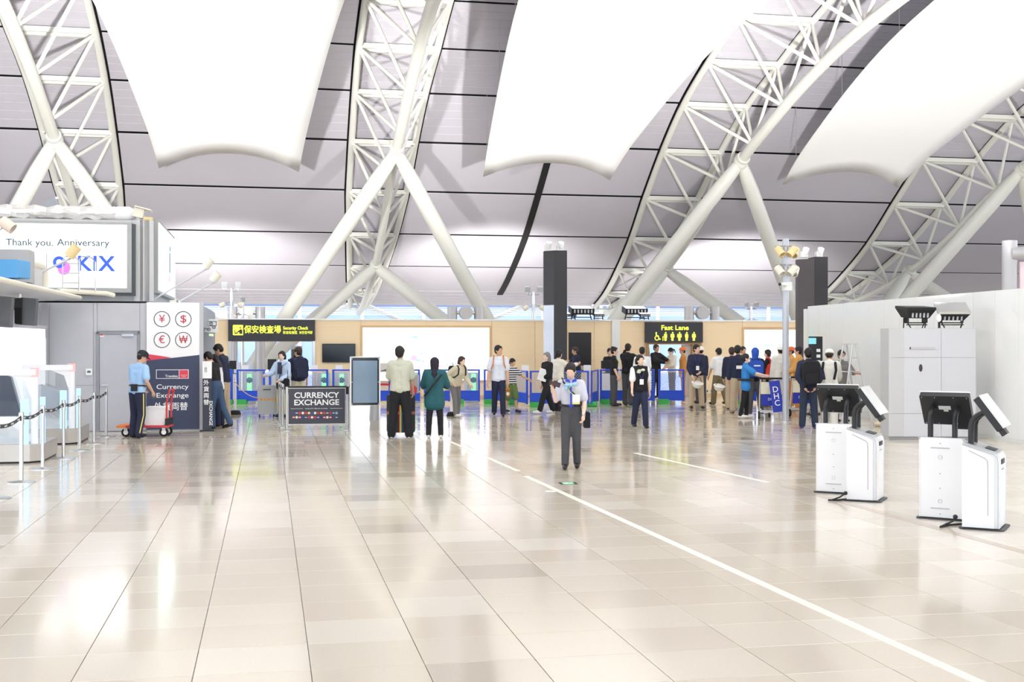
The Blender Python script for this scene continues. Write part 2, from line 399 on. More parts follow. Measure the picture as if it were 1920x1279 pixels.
# ------------------------------------------------------------------ vertical planes of the hall grid
class Pl:
    def __init__(s, ox, oy): s.o = Vector((ox, oy, 0))
    def d(s, px): return (s.o.y - .199 * s.o.x) / (1 - .199 * (px - 960) / F)
    def s(s, px): return ((px - 960) / F * s.d(px) - s.o.x) / VX
    def z(s, px, py): return HC - (py - CY) / F * s.d(px)
    def r(s, x0, y0, x1, y1): return s.s(x0), s.z((x0 + x1) / 2, y1), s.s(x1), s.z((x0 + x1) / 2, y0)   # s0, z0, s1, z1
def panel(parent, name, mat, rect, y0, y1, rad=0):
    a, b, c, d = rect
    mb = MB().prism(rrect(a, b, c, d, rad), y0, y1) if rad else MB().box(((a + c) / 2, (y0 + y1) / 2, (b + d) / 2), (c - a, abs(y1 - y0), d - b))
    return mb.build(name, mat, parent, 30)
def disc(parent, name, mat, c, r, y0, y1, n=24):
    return MB().prism([(c[0] + r * math.cos(2 * math.pi * i / n), c[1] + r * math.sin(2 * math.pi * i / n)) for i in range(n)], y0, y1).build(name, mat, parent, 40)

# ------------------------------------------------------------------ gate wall of the security check
GW = Pl(0, 41.95)
wood = M('pale_wood', (255, 226, 184), .5, scale=1.2, var=.05, stretch=(0.6, 3, 9)); wood_t = M('wood_trim', (225, 186, 138), .5, scale=2, var=.05)
wb = MB()
core = M('wall_core', (232, 208, 174), .6)
ztop_w = 2.66
def wbox(a, b, z0, z1): wb.box(((a + b) / 2, .15, (z0 + z1) / 2), (b - a, .26, z1 - z0))
o1, o2, o3, o4 = GW.s(430), GW.s(590), GW.s(1213), GW.s(1300)
sL, sR = GW.s(380), GW.s(1640)
wbox(sL, o1, 0, ztop_w); wbox(o1, o2, 1.93, ztop_w); wbox(o2, o3, 0, ztop_w); wbox(o3, o4, 1.88, ztop_w); wbox(o4, sR, 0, ztop_w)
wall_b = wb.build('wall_back', core, None, 0, GW.o, 'structure'); wall_b.rotation_euler = (0, 0, GA)
wall_b['label'] = 'pale wooden panelled wall with the security check gates'
for a, b in ((385, 429), (591, 677), (1003, 1063), (1063, 1114), (1114, 1146), (1161, 1208), (1316, 1392), (1503, 1600)):
    for z0, z1 in ((.1, 1.3), (1.305, ztop_w - .02)): panel(wall_b, 'wood_panel', wood, (GW.s(a) + .006, z0, GW.s(b) - .006, z1), .0, .03)
for a, b in ((677, 800), (800, 922), (922, 1003), (1392, 1503)):
    panel(wall_b, 'wood_panel', wood, (GW.s(a) + .006, GW.z(800, 613), GW.s(b) - .006, ztop_w - .02), .0, .03)
    if a == 922: panel(wall_b, 'wood_panel', wood, (GW.s(a) + .006, .1, GW.s(b) - .006, GW.z(800, 613) - .005), .0, .03)
    else: panel(wall_b, 'wood_panel', wood, (GW.s(a) + .006, .1, GW.s(b) - .006, .55), .0, .03)
panel(wall_b, 'wall_cap', wht, (sL, ztop_w - .02, sR, ztop_w + .03), -.04, .3)
panel(wall_b, 'skirting', wood_t, (o2, 0, o3, .1), -.01, .03); panel(wall_b, 'skirting', wood_t, (o4, 0, sR, .1), -.01, .03)
panel(wall_b, 'white_pilaster', white, (GW.s(1146), 0, GW.s(1161), ztop_w + .02), -.12, .02)
frm = thing('door_1', 'wooden framed gateway under the fast lane sign', None, GW.o, GA); frm['kind'] = 'structure'
brn = M('brown_wood', (190, 148, 100), .5, stretch=(1, 2, 8))
for a, b in ((1211, 1216), (1297, 1313)): panel(frm, 'jamb', brn, (GW.s(a), 0, GW.s(b), 1.9), -.06, .3)
panel(frm, 'lintel', brn, (GW.s(1216), 1.83, GW.s(1297), 1.9), -.06, .3)
slide = thing('door_2', 'pale sliding door leaf standing open in the fast lane gateway', None, GW.o, GA); slide['kind'] = 'structure'
panel(slide, 'leaf', M('pale_leaf', (226, 220, 210), .5), (GW.s(1283), 0, GW.s(1297), 1.82), .12, .2); panel(slide, 'edge_strip', wood_t, (GW.s(1281), 0, GW.s(1283), 1.82), .1, .2)
frm = thing('door_3', 'grey metal framed gateway under the security check sign', None, GW.o, GA); frm['kind'] = 'structure'
for a, b in ((428, 433), (586, 591)): panel(frm, 'jamb', chrome, (GW.s(a), 0, GW.s(b), 1.95), -.03, .3)
signm = M('sign_charcoal', (58, 58, 64), .5, var=.02)
def sign_thing(name, label, cat, pl, d0=0, group=None): return thing(name, label, cat, pl.o + Vector((UX * d0, UY * d0, 0)), GA, group)
# security check sign
sg = sign_thing('overhead_sign', 'dark overhead sign with yellow Security Check lettering and pictogram', 'sign', GW)
r = GW.r(428, 600, 590, 640); panel(sg, 'board', signm, r, -.14, -.01); MB().box(((r[0] + r[2]) / 2, -.075, r[3] + .012), (r[2] - r[0] + .02, .15, .024)).build('edge_trim', chrome, sg)
pr = GW.r(437, 610, 456, 629); ic = panel(sg, 'pictogram', yel, pr, -.148, -.14, .02)
icx = MB(); cx, cz = pr[0] + .2, pr[1] + .12
icx.prism([(cx + .035 + .025 * math.cos(a * .7), cz + .12 + .03 * math.sin(a * .7)) for a in range(9)], -.152, -.146)
icx.prism([(cx, cz - .08), (cx + .1, cz - .08), (cx + .1, cz + .04), (cx + .05, cz + .08), (cx, cz + .04), (cx - .08, cz - .02), (cx - .08, cz - .05), (cx, cz - .02)], -.152, -.146)
icx.prism([(cx - .15, cz - .08), (cx - .05, cz - .08), (cx - .05, cz - .04), (cx - .12, cz - .04), (cx - .13, cz + .06), (cx - .15, cz + .06)], -.152, -.146)
icx.build('officer_symbol', signm, ic)
def wtext(parent, pl, s, px, py, hpx, mat, wpx=None, y=-.15, bold=0.0, align='CENTER', cap=.72, spacing=1.0):
    """lettering centred at (px,py) on plane pl; hpx = cap height in pixels, wpx = width in pixels"""
    size = hpx * pl.d(px) / F / cap
    o = text(s, size, mat, parent, (pl.s(px), y, pl.z(px, py)), bold=bold, spacing=spacing)
    if wpx:
        xs = [v.co.x for v in o.data.vertices]; wdt = max(xs) - min(xs)
        k = (pl.s(px + wpx / 2) - pl.s(px - wpx / 2)) / wdt
        for v in o.data.vertices: v.co.x *= k
    return o
wtext(sg, GW, '保安検査場', 492.5, 619.5, 13.5, yel, 69, bold=.012, cap=.86)
wtext(sg, GW, 'Security Check', 554, 616, 6.0, yel, 47, bold=.012)
wtext(sg, GW, '安全检查区  보안검색장', 558, 624.5, 5.2, yel, 55, cap=.86, bold=.004)
# fast lane sign
sg = sign_thing('overhead_sign', 'dark overhead sign with yellow Fast Lane lettering and five figures', 'sign', GW)
r = GW.r(1209, 605, 1315, 643); panel(sg, 'board', signm, r, -.16, -.01)
wtext(sg, GW, 'Fast Lane', 1262.5, 615.5, 9, yel, 51, y=-.17, bold=.015)
def fig(pl, px, py, kind):
    mb = MB(); s, z = pl.s(px), pl.z(px, py); k = .165
    def pr_(pts): mb.prism([(s + a * k, z + b * k) for a, b in pts], -.168, -.16)
    def dc(a, b, rr): pr_([(a + rr * math.cos(q * math.pi / 6), b + rr * math.sin(q * math.pi / 6)) for q in range(12)])
    if kind == 0:
        dc(-.15, .82, .16); pr_([(-.25, .62), (-.05, .62), (-.05, .3), (.3, .3), (.3, .15), (-.25, .15)]); pr_([(.2, .3), (.35, .2), (.6, -.45), (.85, -.4), (.85, -.58), (.5, -.65)])
        ring(mb, (s + .0 * k, z - .3 * k), .34 * k, .5 * k, -.168, -.16, 20)
    else:
        dc(.05, .85, .16); wdt = (0, .3, .36, .44, .3, .36)[kind]
        pr_([(-wdt, .6), (wdt, .6), (wdt + .06, -.1), (.25, -.15), (.22, -.85), (-.22, -.85), (-.25, -.15), (-wdt - .06, -.1)])
        if kind == 1: pr_([(-.62, .1), (-.52, .1), (-.52, -.85), (-.62, -.85)])
    mb.build('figure_symbol', yel, sg, 0)
for q, px in enumerate((1229, 1245, 1258, 1271, 1284.5, 1298)): fig(GW, px, 632, q)
# television and posters on the wall
tv = sign_thing('television', 'black wall television beside the security check gate', 'television', GW)
r = GW.r(604, 645, 666, 680); panel(tv, 'casing', dark, r, -.09, -.01, .012)
panel(tv, 'screen', M('tv_glass', (18, 28, 40), .12), (r[0] + .02, r[1] + .02, r[2] - .02, r[3] - .02), -.094, -.088)
lb = M('lightbox_white', (252, 252, 255), .5, emit=.8, var=0.0)
def lightbox(label, px0, px1, prints):
    T = sign_thing('light_box_poster', label, 'light box', GW); r = GW.r(px0, 615 if px0 < 900 else 619, px1, 715)
    r = (r[0], .62, r[2], r[3]); mb = MB(); e = .07
    for q in ((r[0] - e, r[1] - e, r[2] + e, r[1]), (r[0] - e, r[3], r[2] + e, r[3] + e), (r[0] - e, r[1], r[0], r[3]), (r[2], r[1], r[2] + e, r[3])): panel(T, 'frame_bar', wood_t, q, -.04, .02)
    panel(T, 'light_panel', lb, r, -.02, .02)
    for (px, py, wx, wz, c) in prints:
        mm = M('print_%d_%d_%d' % c, tuple(int(v * .9) for v in c), .6, emit=.4, var=0); s, z = GW.s(px), GW.z(px, py)
        MB().prism([(s + wx * math.cos(q * .524), z + wz * math.sin(q * .524)) for q in range(12)], -.026, -.02).build('printed_shape', mm, T)
lightbox('long white light box poster in the wooden wall behind the teal tunic', 680, 917, [(778, 633, .12, .03, (170, 225, 240)), (772, 631, .2, .06, (228, 246, 250)), (776, 672, .12, .1, (250, 205, 228)),
    (784, 676, .1, .05, (190, 228, 245)), (760, 668, .06, .03, (252, 226, 236)), (790, 664, .08, .04, (210, 238, 246)), (764, 679, .04, .03, (170, 190, 235)), (793, 678, .03, .03, (170, 190, 235)),
    (842, 664, .1, .03, (252, 226, 236)), (838, 684, .05, .05, (205, 240, 242)), (848, 682, .03, .06, (180, 225, 240)), (826, 688, .06, .05, (252, 220, 232))])
lightbox('white light box poster in the wooden wall right of the fast lane sign', 1395, 1502, [(1414, 649, .05, .05, (200, 238, 228)), (1438, 648, .16, .05, (205, 242, 236)), (1462, 647, .1, .05, (206, 238, 246)), (1425, 681, .08, .06, (225, 244, 240))])
bp = sign_thing('black_display_board', 'tall black display board on the wooden wall right of the black column', 'display board', GW)
r = GW.r(1066, 624, 1108, 696); panel(bp, 'board', M('black_board', (34, 34, 38), .35), r, -.05, 0); panel(bp, 'lower_ledge', M('ledge_tan', (206, 190, 160), .5), (r[0], .95, r[2], 1.1), -.08, 0)
for px in (1326, 1334):
    o = sign_thing('wall_socket', 'small wall socket on the wooden wall, %s of two' % ('left' if px == 1326 else 'right'), 'socket', GW, 0, 'wall sockets by the fast lane'); r = GW.r(px - 2, 731, px + 2, 737)
    panel(o, 'plate', grey, r, -.012, 0); panel(o, 'slot', dark, (r[0] + .02, r[1] + .03, r[2] - .02, r[3] - .03), -.015, -.01)
# poles and floodlights standing behind the wall
def lamp_pole(label, px, py_top, d, heads, group='slim light poles behind the gate wall'):
    p = P(px, py_top, d); T = thing('light_pole', label, 'light pole', (p.x, p.y, 0), GA, group); h = p.z
    MB().cyl((0, 0, 0), (0, 0, h), .07, .06, 10).build('pole', chrome, T)
    for k, (dx, dz, sz) in enumerate(heads):
        MB().path([(0, 0, h + dz - .1), (dx, -.02, h + dz - .1), (dx, -.02, h + dz)], .025, 6).build('bracket', chrome, T)
        hd_ = MB().box((dx, -.05, h + dz + sz / 2), (sz, .16, sz), mat=Matrix.Rotation(R(25), 3, 'X')).build('lamp_head', grey, T)
        MB().box((dx, -.15, h + dz + sz / 2), (sz * .8, .02, sz * .8), mat=Matrix.Rotation(R(25), 3, 'X')).build('lens', M('lamp_lens', (190, 195, 200), .1), hd_)
    for sd in (-1, 1):
        c = Vector((sd * .22, -.12, h - .55)); MB().lathe([(.04, 0), (.085, .03), (.095, .2), (.02, .22)], c, 12, 0, Matrix.Rotation(R(120 * sd), 3, 'Y')).build('spotlight', ivory, T)
        MB().cyl((0, 0, h - .45), c, .018, n=6).build('spot_arm', chrome, T)
lamp_pole('slim light pole with two square heads above the Security Check sign', 434, 541, 44, [(-.24, 0, .2), (.24, 0, .2)])
lamp_pole('slim light pole with two square heads left of the tall black column', 1000, 548, 46, [(-.24, 0, .2), (.24, 0, .2)])
lamp_pole('short pole with two small heads right of the Fast Lane sign', 1408, 575, 47, [(-.2, 0, .16), (.2, 0, .16)])
lamp_pole('short pole with one square head right of the Security Check sign', 455, 566, 46, [(0, 0, .18)])
def vent_post(label, px, d, w_=.42):
    p = P(px, 600, d); T = thing('vent_post', label, 'ventilation post', (p.x, p.y, 0), GA, 'grey ventilation posts behind the gate wall')
    for sd in (-1, 1): MB().cyl((sd * .55, 0, 0), (sd * .55, 0, 3.35), .2, n=14).build('column', M('silver_paint', (190, 188, 190), .4, .3), T)
    MB().cyl((0, -.2, 3.1), (0, .1, 3.1), .27, n=18).build('round_vent', M('silver_paint', (190, 188, 190), .4, .3), T)
    MB().cyl((-.5, 0, 3.1), (.5, 0, 3.1), .08, n=8).build('cross_pipe', chrome, T)
vent_post('paired grey columns with round vent above the Security Check sign', 462, 50)
vent_post('paired grey columns with round vent above the long white light box', 873, 50)
vent_post('paired grey columns with round vent right of the Fast Lane sign', 1316, 50)
def flood(label, px, py, d, k=1.0, up=True, group='black floodlights on the gate wall'):
    p = P(px, py, d); z = p.z; T = thing('floodlight', label, 'floodlight', (p.x, p.y, ztop_w + .03), GA, group); h = max(.12, z - ztop_w - .03)
    for sd in (-1, 1): MB().cyl((sd * .36 * k, 0, 0), (sd * .3 * k, 0, h), .02, n=6).build('leg', dark, T)
    MB().cyl((-.36 * k, 0, h * .35), (.36 * k, 0, h * .35), .015, n=6).build('cross_bar', dark, T)
    hb = MB().box((0, 0, h + .1 * k), (.8 * k, .5 * k, .2 * k), mat=Matrix.Rotation(R(12), 3, 'X')).build('housing', dark, T)
    MB().box((0, .0, h + .205 * k), (.72 * k, .42 * k, .02), mat=Matrix.Rotation(R(12), 3, 'X')).build('lens', M('flood_lens', (235, 240, 245), .15, emit=.6), hb)
    for q in range(6): MB().box(((-.3 + .12 * q) * k, -.27 * k, h + .06 * k), (.05 * k, .02, .12 * k)).build('fin', grey, hb)
    return T
flood('black floodlight on the wooden wall right of the tall black column', 1090, 588, 42.2)
flood('black floodlight on the wooden wall left of the Fast Lane sign', 1190, 588, 43)
for px, lb_ in ((1070, 'beside the tall black column'), (1122, 'left of the white pilaster'), (1208, 'over the left end of the Fast Lane sign')):
    flood('small dark spotlight on the wooden wall ' + lb_, px, 601, 42.3, .45, group='small dark spotlights on the gate wall')
# things behind the openings
bw = M('pale_partition', (216, 224, 240), .5)
for px0, px1, d0, lab in ((380, 470, 6, 'pale partition behind the security check gate on the left'), (1180, 1310, 9, 'pale bluish partition seen through the fast lane gate')):
    T = sign_thing('partition', lab, 'partition', GW, d0); r = GW.r(px0, 0, px1, 100)
    for q in range(3):
        a = r[0] + (r[2] - r[0]) * q / 3; panel(T, 'panel', bw, (a, 0, a + (r[2] - r[0]) / 3 - .01, 1.15 if px0 < 500 else 2.5), 0, .06)
def machine(label, px0, px1, d0, h):
    T = sign_thing('scanner_cabinet', label, 'scanner', GW, d0); a, b = GW.s(px0) * (1 + d0 / 42), GW.s(px1) * (1 + d0 / 42)
    panel(T, 'body', M('scanner_grey', (92, 96, 102), .4), (a, 0, b, h), 0, .9, .08); panel(T, 'dark_opening', blackm, (a + .08, .35, b - .08, h - .25), -.01, .02, .05)
    panel(T, 'top_cover', grey, (a, h - .06, b, h + .06), -.02, .9)
machine('grey scanner cabinet behind the right edge of the security check gate', 570, 590, 2.2, 1.72)
machine('dark grey scanner cabinet seen through the fast lane gate', 1222, 1247, 3.0, 1.62)
def monitor(label, px0, px1, py0, py1, d, tall=0):
    cx = (px0 + px1) / 2; p = P(cx, py1, d); w_ = (px1 - px0) / F * d; h = (py1 - py0) / F * d
    T = thing('computer_monitor', label, 'monitor', (p.x, p.y, 0), GA, 'monitors behind the blue fence')
    MB().prism(rrect(-w_ / 2, p.z, w_ / 2, p.z + h, .01), -.03, .03).build('screen', dark, T); MB().box((0, 0, p.z - .06), (.06, .05, .14)).build('neck', dark, T)
    MB().box((0, 0, p.z - .14), (.26, .2, .02)).build('foot', dark, T); MB().box((0, 0, (p.z - .15) / 2), (w_ + .25, .5, p.z - .15)).build('desk_box', white, T)
monitor('black monitor behind the fence by the tall dark-jacketed man', 430, 443, 677, 693, 39.6)
monitor('black monitor on a desk left of the woman in a light blue shirt', 502, 518, 674, 694, 39.2)
monitor('black monitor on a desk right of the woman in a light blue shirt', 540, 554, 674, 694, 39.2)
monitor('black monitor behind the fence left of the white pilaster', 1127, 1147, 677, 692, 40)

# ------------------------------------------------------------------ blue fence
blue = M('fence_blue', (38, 82, 214), .4); green = M('foot_green', (62, 178, 82), .45)
fence_data = {}
def fence_parts(wf):
    if wf in fence_data: return fence_data[wf]
    d = {}
    d['rail'] = [MB().cyl((0, 0, 1.05), (wf, 0, 1.05), .024, n=8).mesh('rail', blue), MB().cyl((0, 0, .4), (wf, 0, .4), .02, n=8).mesh('rail', blue)]
    d['post'] = [MB().box((x, 0, .57), (.06, .05, .98)).mesh('post', blue, 0) for x in (.03, wf - .03)]
    d['skirt_board'] = [MB().box((wf / 2, 0, .25), (wf - .06, .02, .3)).mesh('skirt_board', blue, 0)]
    mb = MB(); h0, h1, st = .4, 1.05, .075
    k = -h1
    while k < wf:
        for sg_ in (1, -1):
            a, b = k, k + (h1 - h0); za, zb = (h0, h1) if sg_ > 0 else (h1, h0)
            x0, x1 = max(a, 0), min(b, wf)
            if x1 - x0 > .01:
                f = lambda x: za + (zb - za) * (x - a) / (b - a)
                p, q = Vector((x0, 0, f(x0))), Vector((x1, 0, f(x1))); t_ = (q - p).normalized(); nn = Vector((-t_.z, 0, t_.x)) * .0035; yy = Vector((0, .003, 0))
                mb.add([p - nn - yy, p + nn - yy, q + nn - yy, q - nn - yy, p - nn + yy, p + nn + yy, q + nn + yy, q - nn + yy], [(0, 1, 2, 3), (4, 7, 6, 5), (0, 4, 5, 1), (3, 2, 6, 7)])
        k += st
    d['wire_mesh'] = [mb.mesh('wire_mesh', M('fence_wire', (170, 185, 225), .4, .2), 0)]
    d['foot'] = [MB().prism(rrect(max(0, x - .16), 0, min(x + .16, wf), .15, .04), -.14, .14).mesh('foot', green) for x in (.16,)]
    fence_data[wf] = d; return d
def fence(p, q, label):
    p, q = Vector(p), Vector(q); d = q - p; wf = round(d.length - .02, 2)
    u_ = d.normalized() * .05; p = p + u_; wf = round(wf - .1, 2)
    T = thing('fence_panel', label, 'fence', (p.x, p.y, 0), math.atan2(d.y, d.x), 'blue mesh fence panels')
    for nm, ms in fence_parts(wf).items():
        for me in ms: link(nm, me, T, None, 'stuff' if nm == 'wire_mesh' else None)
fx = [428, 443, 503, 562, 621, 680, 737, 792, 848, 904, 957]; lbl = ['behind the white bollard by the currency booth', 'left of the hard grey suitcase', 'behind the woman in a light blue shirt', 'behind the navy backpack',
  'behind the left half of the digital display', 'behind the digital display and the sage shirt', 'behind the left shoulder of the teal tunic', 'behind the right side of the teal tunic', 'behind the woman in a beige jacket', 'behind the man in a white polo']
def fpt(px, d=38.0):
    return ((px - 960) / F * d, d + .02 * (px - 960) / F * d)
for k in range(10): fence(fpt(fx[k]), fpt(fx[k + 1]), 'blue mesh fence panel ' + lbl[k])
fence(fpt(957), fpt(990, 36.2), 'blue mesh fence panel turned toward the viewer beside the striped boy')
fence(fpt(990, 36.2), fpt(1050, 36.2), 'blue mesh fence panel behind the silver-haired woman')
fence(fpt(1050, 36.2), fpt(1109, 36.2), 'blue mesh fence panel behind the walking woman with a phone')
fence(fpt(1109, 36.2), fpt(1122, 38.2), 'blue mesh fence panel turned inward right of the walking woman')
for a, b, l_ in ((1122, 1176, 'behind the man in a black polo with lanyard'), (1176, 1232, 'behind the woman in a black vest'), (1232, 1288, 'in front of the fast lane gateway'), (1366, 1424, 'behind the blue hood and vest'), (1424, 1482, 'behind the baggage trolleys')):
    fence(fpt(a), fpt(b), 'blue mesh fence panel ' + l_)
def notice(px, label):
    T = thing('notice_sheet', label, 'notice', (fpt(px)[0], fpt(px)[1] + .2, 0), GA, 'white notice sheets over the fence')
    MB().box((0, 0, .585), (.03, .03, 1.17)).build('stem', white, T); MB().prism(rrect(-.11, 1.0, .11, 1.2, .02), -.02, .02).build('sheet', wht, T)
for px, l_ in ((459, 'white notice sheet over the fence left of the grey suitcase'), (588, 'white notice sheet over the fence right of the navy backpack'), (635, 'white notice sheet over the fence left of the digital display'),
               (985, 'white notice sheet over the fence left of the black column'), (1102, 'white notice sheet over the fence right of the black column')): notice(px, l_)
def scanner_post(px, label):
    T = thing('gate_reader', label, 'reader', (fpt(px, 39.0)[0], fpt(px, 39.0)[1], 0), GA, 'reader posts behind the blue fence')
    MB().prism(rrect(-.2, 0, .2, .95, .05), -.3, .3).build('body', M('reader_grey', (205, 210, 214), .35), T)
    MB().box((.0, -.31, .6), (.14, .02, .62)).build('green_light', M('reader_green', (130, 235, 150), .4, emit=.8), T); MB().sph((.0, -.3, .72), (.1, .06, .1)).build('lens', M('reader_teal', (60, 120, 120), .2), T)
for px, l_ in ((470, 'grey reader post behind the fence left of the grey suitcase'), (608, 'grey reader post behind the fence left of the display'), (640, 'grey reader post half hidden by the digital display'),
               (775, 'grey reader post behind the fence left of the teal tunic'), (885, 'grey reader post behind the fence left of the white polo')): scanner_post(px, l_)
# tall black columns
colm = M('column_black', (50, 48, 52), .45, var=.04, scale=8); colw = M('column_gloss', (216, 224, 240), .15)
def black_column(label, px0, pxm, px1, pytop, d, faced):
    p = P(pxm, pytop, d); wd_ = (px1 - pxm) / F * d; T = thing('black_column', label, 'column', (p.x, p.y, 0), R(6))
    MB().box((wd_ / 2, .3, p.z / 2), (wd_, .6, p.z)).build('shaft', colm, T, 0)
    sl = (pxm - px0) / F * d
    if faced:
        MB().prism([(-sl, .45), (0, 0), (0, .6), (-sl, .6)], 0, p.z - 1.75, 'xy').build('gloss_panel', colw, T, 0); MB().prism([(-sl, .45), (0, 0), (0, .6), (-sl, .6)], p.z - 1.74, p.z, 'xy').build('upper_panel', colm, T, 0)
    else: MB().prism([(-sl, .35), (-.008, 0), (-.008, .6), (-sl, .6)], 0, p.z - .06, 'xy').build('side_panel', M('column_brown', (84, 78, 80), .5), T, 0)
    for q, x in enumerate((-sl * .6, wd_ * .55)):
        b_ = MB().box((x, .3, p.z + .09), (.2, .2, .18)).build('lamp_mount', white, T); MB().lathe([(.05, 0), (.09, .02), (.1, .2), (.03, .24)], (x + .02, .25, p.z + .1), 14, 0, Matrix.Rotation(R(35), 3, 'X')).build('uplight_head', wht, b_)
black_column('tall black column with white uplights standing before the wooden wall', 1023, 1038.5, 1063.5, 470, 39.3, True)
black_column('tall black column with white uplights rising behind the white hoarding', 1503, 1528, 1553, 482, 37.5, False)

# ------------------------------------------------------------------ white hoarding on the right
hw = M('hoarding_white', (246, 247, 245), .16, var=.015, spec=.6)
A, B = Vector((8.53, 35.4, 0)), Vector((10.35, 16.0, 0)); dr = (B - A); HL = dr.length
wall_r = MB().box((HL / 2, .08, 1.475), (HL, .1, 2.95)).build('wall_right', hw, None, 0, A, 'structure'); wall_r.rotation_euler = (0, 0, math.atan2(dr.y, dr.x)); wall_r['label'] = 'glossy white hoarding wall closing off the right side'
nP = 21
for k in range(nP): MB().box((HL * (k + .5) / nP, .02, 1.475), (HL / nP - .006, .03, 2.95), mat=Matrix.Rotation(random.uniform(-.004, .004), 3, 'Z')).build('hoarding_sheet', hw, wall_r, 0)
MB().box((HL / 2, -.01, .04), (HL, .02, .08)).build('baseboard_right', white, wall_r, 0)
MB().box((-.18, .05, 1.44), (.35, .1, 2.88)).build('end_sheet', hw, wall_r, 0)
# ------------------------------------------------------------------ left side: grey wall, door, booth, screen, counters
LW = Pl(-8.84, 26.4)
wl = MB(); a, b = LW.s(-60), LW.s(275)
wl.box(((a + b) / 2, .14, 1.385), (b - a, .2, 2.77)); wall_l = wl.build('wall_left', grey, None, 0, LW.o, 'structure'); wall_l.rotation_euler = (0, 0, GA)
wall_l['label'] = 'grey partition wall with a door left of the currency booth'
for x0, x1, z0, z1 in ((92, 175, 1.0, 2.77), (92, 175, .02, .995), (175, 182, .02, 2.77), (182, 262, 2.17, 2.77), (262, 274.5, .02, 2.77)):
    panel(wall_l, 'wall_panel', grey, (LW.s(x0) + .004, z0, LW.s(x1) - .004, z1), .015, .045)
panel(wall_l, 'corner_post', M('post_grey', (178, 178, 184), .5), (LW.s(79), 0, LW.s(92), 2.75), -.12, .04)
slot_ = panel(wall_l, 'slotted_rail', chrome, (LW.s(85), LW.z(87, 690), LW.s(89), LW.z(87, 635)), -.14, -.11)
dm = M('door_grey', (190, 192, 200), .45); fmx = M('door_frame', (150, 152, 160), .45)
D1 = thing('door_4', 'plain grey steel door in the left partition wall', None, LW.o, GA); D1['kind'] = 'structure'
r = LW.r(180, 623, 262, 811); r = (r[0], 0, r[2], r[3])
panel(D1, 'frame_bar', fmx, (r[0], 0, r[0] + .07, r[3]), -.02, .04); panel(D1, 'frame_bar', fmx, (r[2] - .05, 0, r[2], r[3]), -.02, .04); panel(D1, 'frame_bar', fmx, (r[0], r[3] - .05, r[2], r[3]), -.02, .04)
lf = panel(D1, 'leaf', dm, (r[0] + .075, .01, r[2] - .055, r[3] - .055), -.005, .03)
hx = LW.s(192); hz = LW.z(192, 723)
MB().cyl((hx, -.005, hz), (hx, -.06, hz), .022, n=10).path([(hx, -.055, hz), (hx + .12, -.055, hz)], .011, 8).build('handle', chrome, lf); MB().cyl((hx, 0, hz + .09), (hx, -.02, hz + .09), .02, n=10).build('lock', chrome, lf)
panel(D1, 'door_closer', M('closer', (214, 220, 232), .4), LW.r(229, 627, 251, 631), -.06, -.005); sgn = panel(D1, 'warning_label', wht, LW.r(187, 627, 195, 632), -.01, -.004)
panel(D1, 'label_stripe', M('label_red', (200, 60, 60), .5), LW.r(187.5, 627.6, 194, 629.6), -.013, -.009)
rd = sign_thing('card_reader', 'small white card reader on the wall beside the grey door', 'card reader', LW); r = LW.r(161, 692, 173, 704)
panel(rd, 'plate', wht, r, -.02, .015, .01); panel(rd, 'display', M('lcd_grey', (110, 115, 118), .3), (r[0] + .03, r[1] + .05, r[2] - .03, r[3] - .04), -.024, -.018)
# currency booth: front panel, side wall with a counter, fascia
navy = M('travelex_navy', (64, 72, 98), .5, var=.02); red = M('travelex_red', (226, 72, 92), .5, var=.02); symred = M('symbol_red', (196, 58, 76), .5, var=.0)
bo = sign_thing('currency_booth', 'currency exchange booth with a white and navy front panel', 'booth', LW)
r = LW.r(275, 568, 374, 807); zc0, zc1 = LW.z(325, 568), 0.03
panel(bo, 'front_wall', grey, (LW.s(275), 0, LW.s(381), zc0), -.02, .16)
fp = panel(bo, 'front_panel', wht, (r[0], LW.z(325, 672), r[2], zc0), -.04, -.02)
zl, zm, zr_ = LW.z(275, 677), LW.z(322, 671), LW.z(374, 666)
MB().prism([(r[0], zc1), (r[2], zc1), (r[2], zr_), (r[0], zl)], -.041, -.02).build('navy_panel', navy, bo, 0)
MB().prism([(r[0], zl), (LW.s(322), zm), (r[0], LW.z(275, 664))], -.046, -.02).build('red_wedge', red, bo, 0)
for px, py, ch in ((304, 599, '¥'), (344, 599, '$'), (304, 638, '€'), (344, 638, '₩')):
    mb = MB(); ring(mb, (LW.s(px), LW.z(px, py)), .158, .172, -.046, -.04, 40); mb.build('symbol_ring', ink, bo)
    wtext(bo, LW, ch, px, py, 14, symred, 11 if ch != '₩' else 16, y=-.043)
lr = LW.r(293, 693.5, 354, 710.5); panel(bo, 'logo_border', wht, lr, -.044, -.04); panel(bo, 'logo_field', navy, (lr[0] + .012, lr[1] + .012, LW.s(336) - .006, lr[3] - .012), -.047, -.04)
panel(bo, 'logo_red', red, (LW.s(336) + .006, lr[1] + .012, lr[2] - .012, lr[3] - .012), -.047, -.04)
wtext(bo, LW, 'Travelex', 322, 705.8, 4.6, wht, 24, y=-.05, bold=.012); wtext(bo, LW, 'worldwide\nmoney', 345, 705, 1.7, wht, 12, y=-.05)
wtext(bo, LW, 'Currency', 323.5, 726, 9, wht, 60, y=-.045, bold=.006); wtext(bo, LW, 'Exchange', 323.5, 742, 9, wht, 60, y=-.045, bold=.006); wtext(bo, LW, '外貨両替', 321, 763.5, 14, wht, 63, y=-.045, bold=.008, cap=.86)
se = LW.s(381); bside = M('booth_side', (206, 210, 216), .5)
MB().box((se - .1, 3.2, 2.48), (.2, 6.1, .46)).build('fascia', M('fascia_grey', (150, 158, 172), .4), bo, 0)
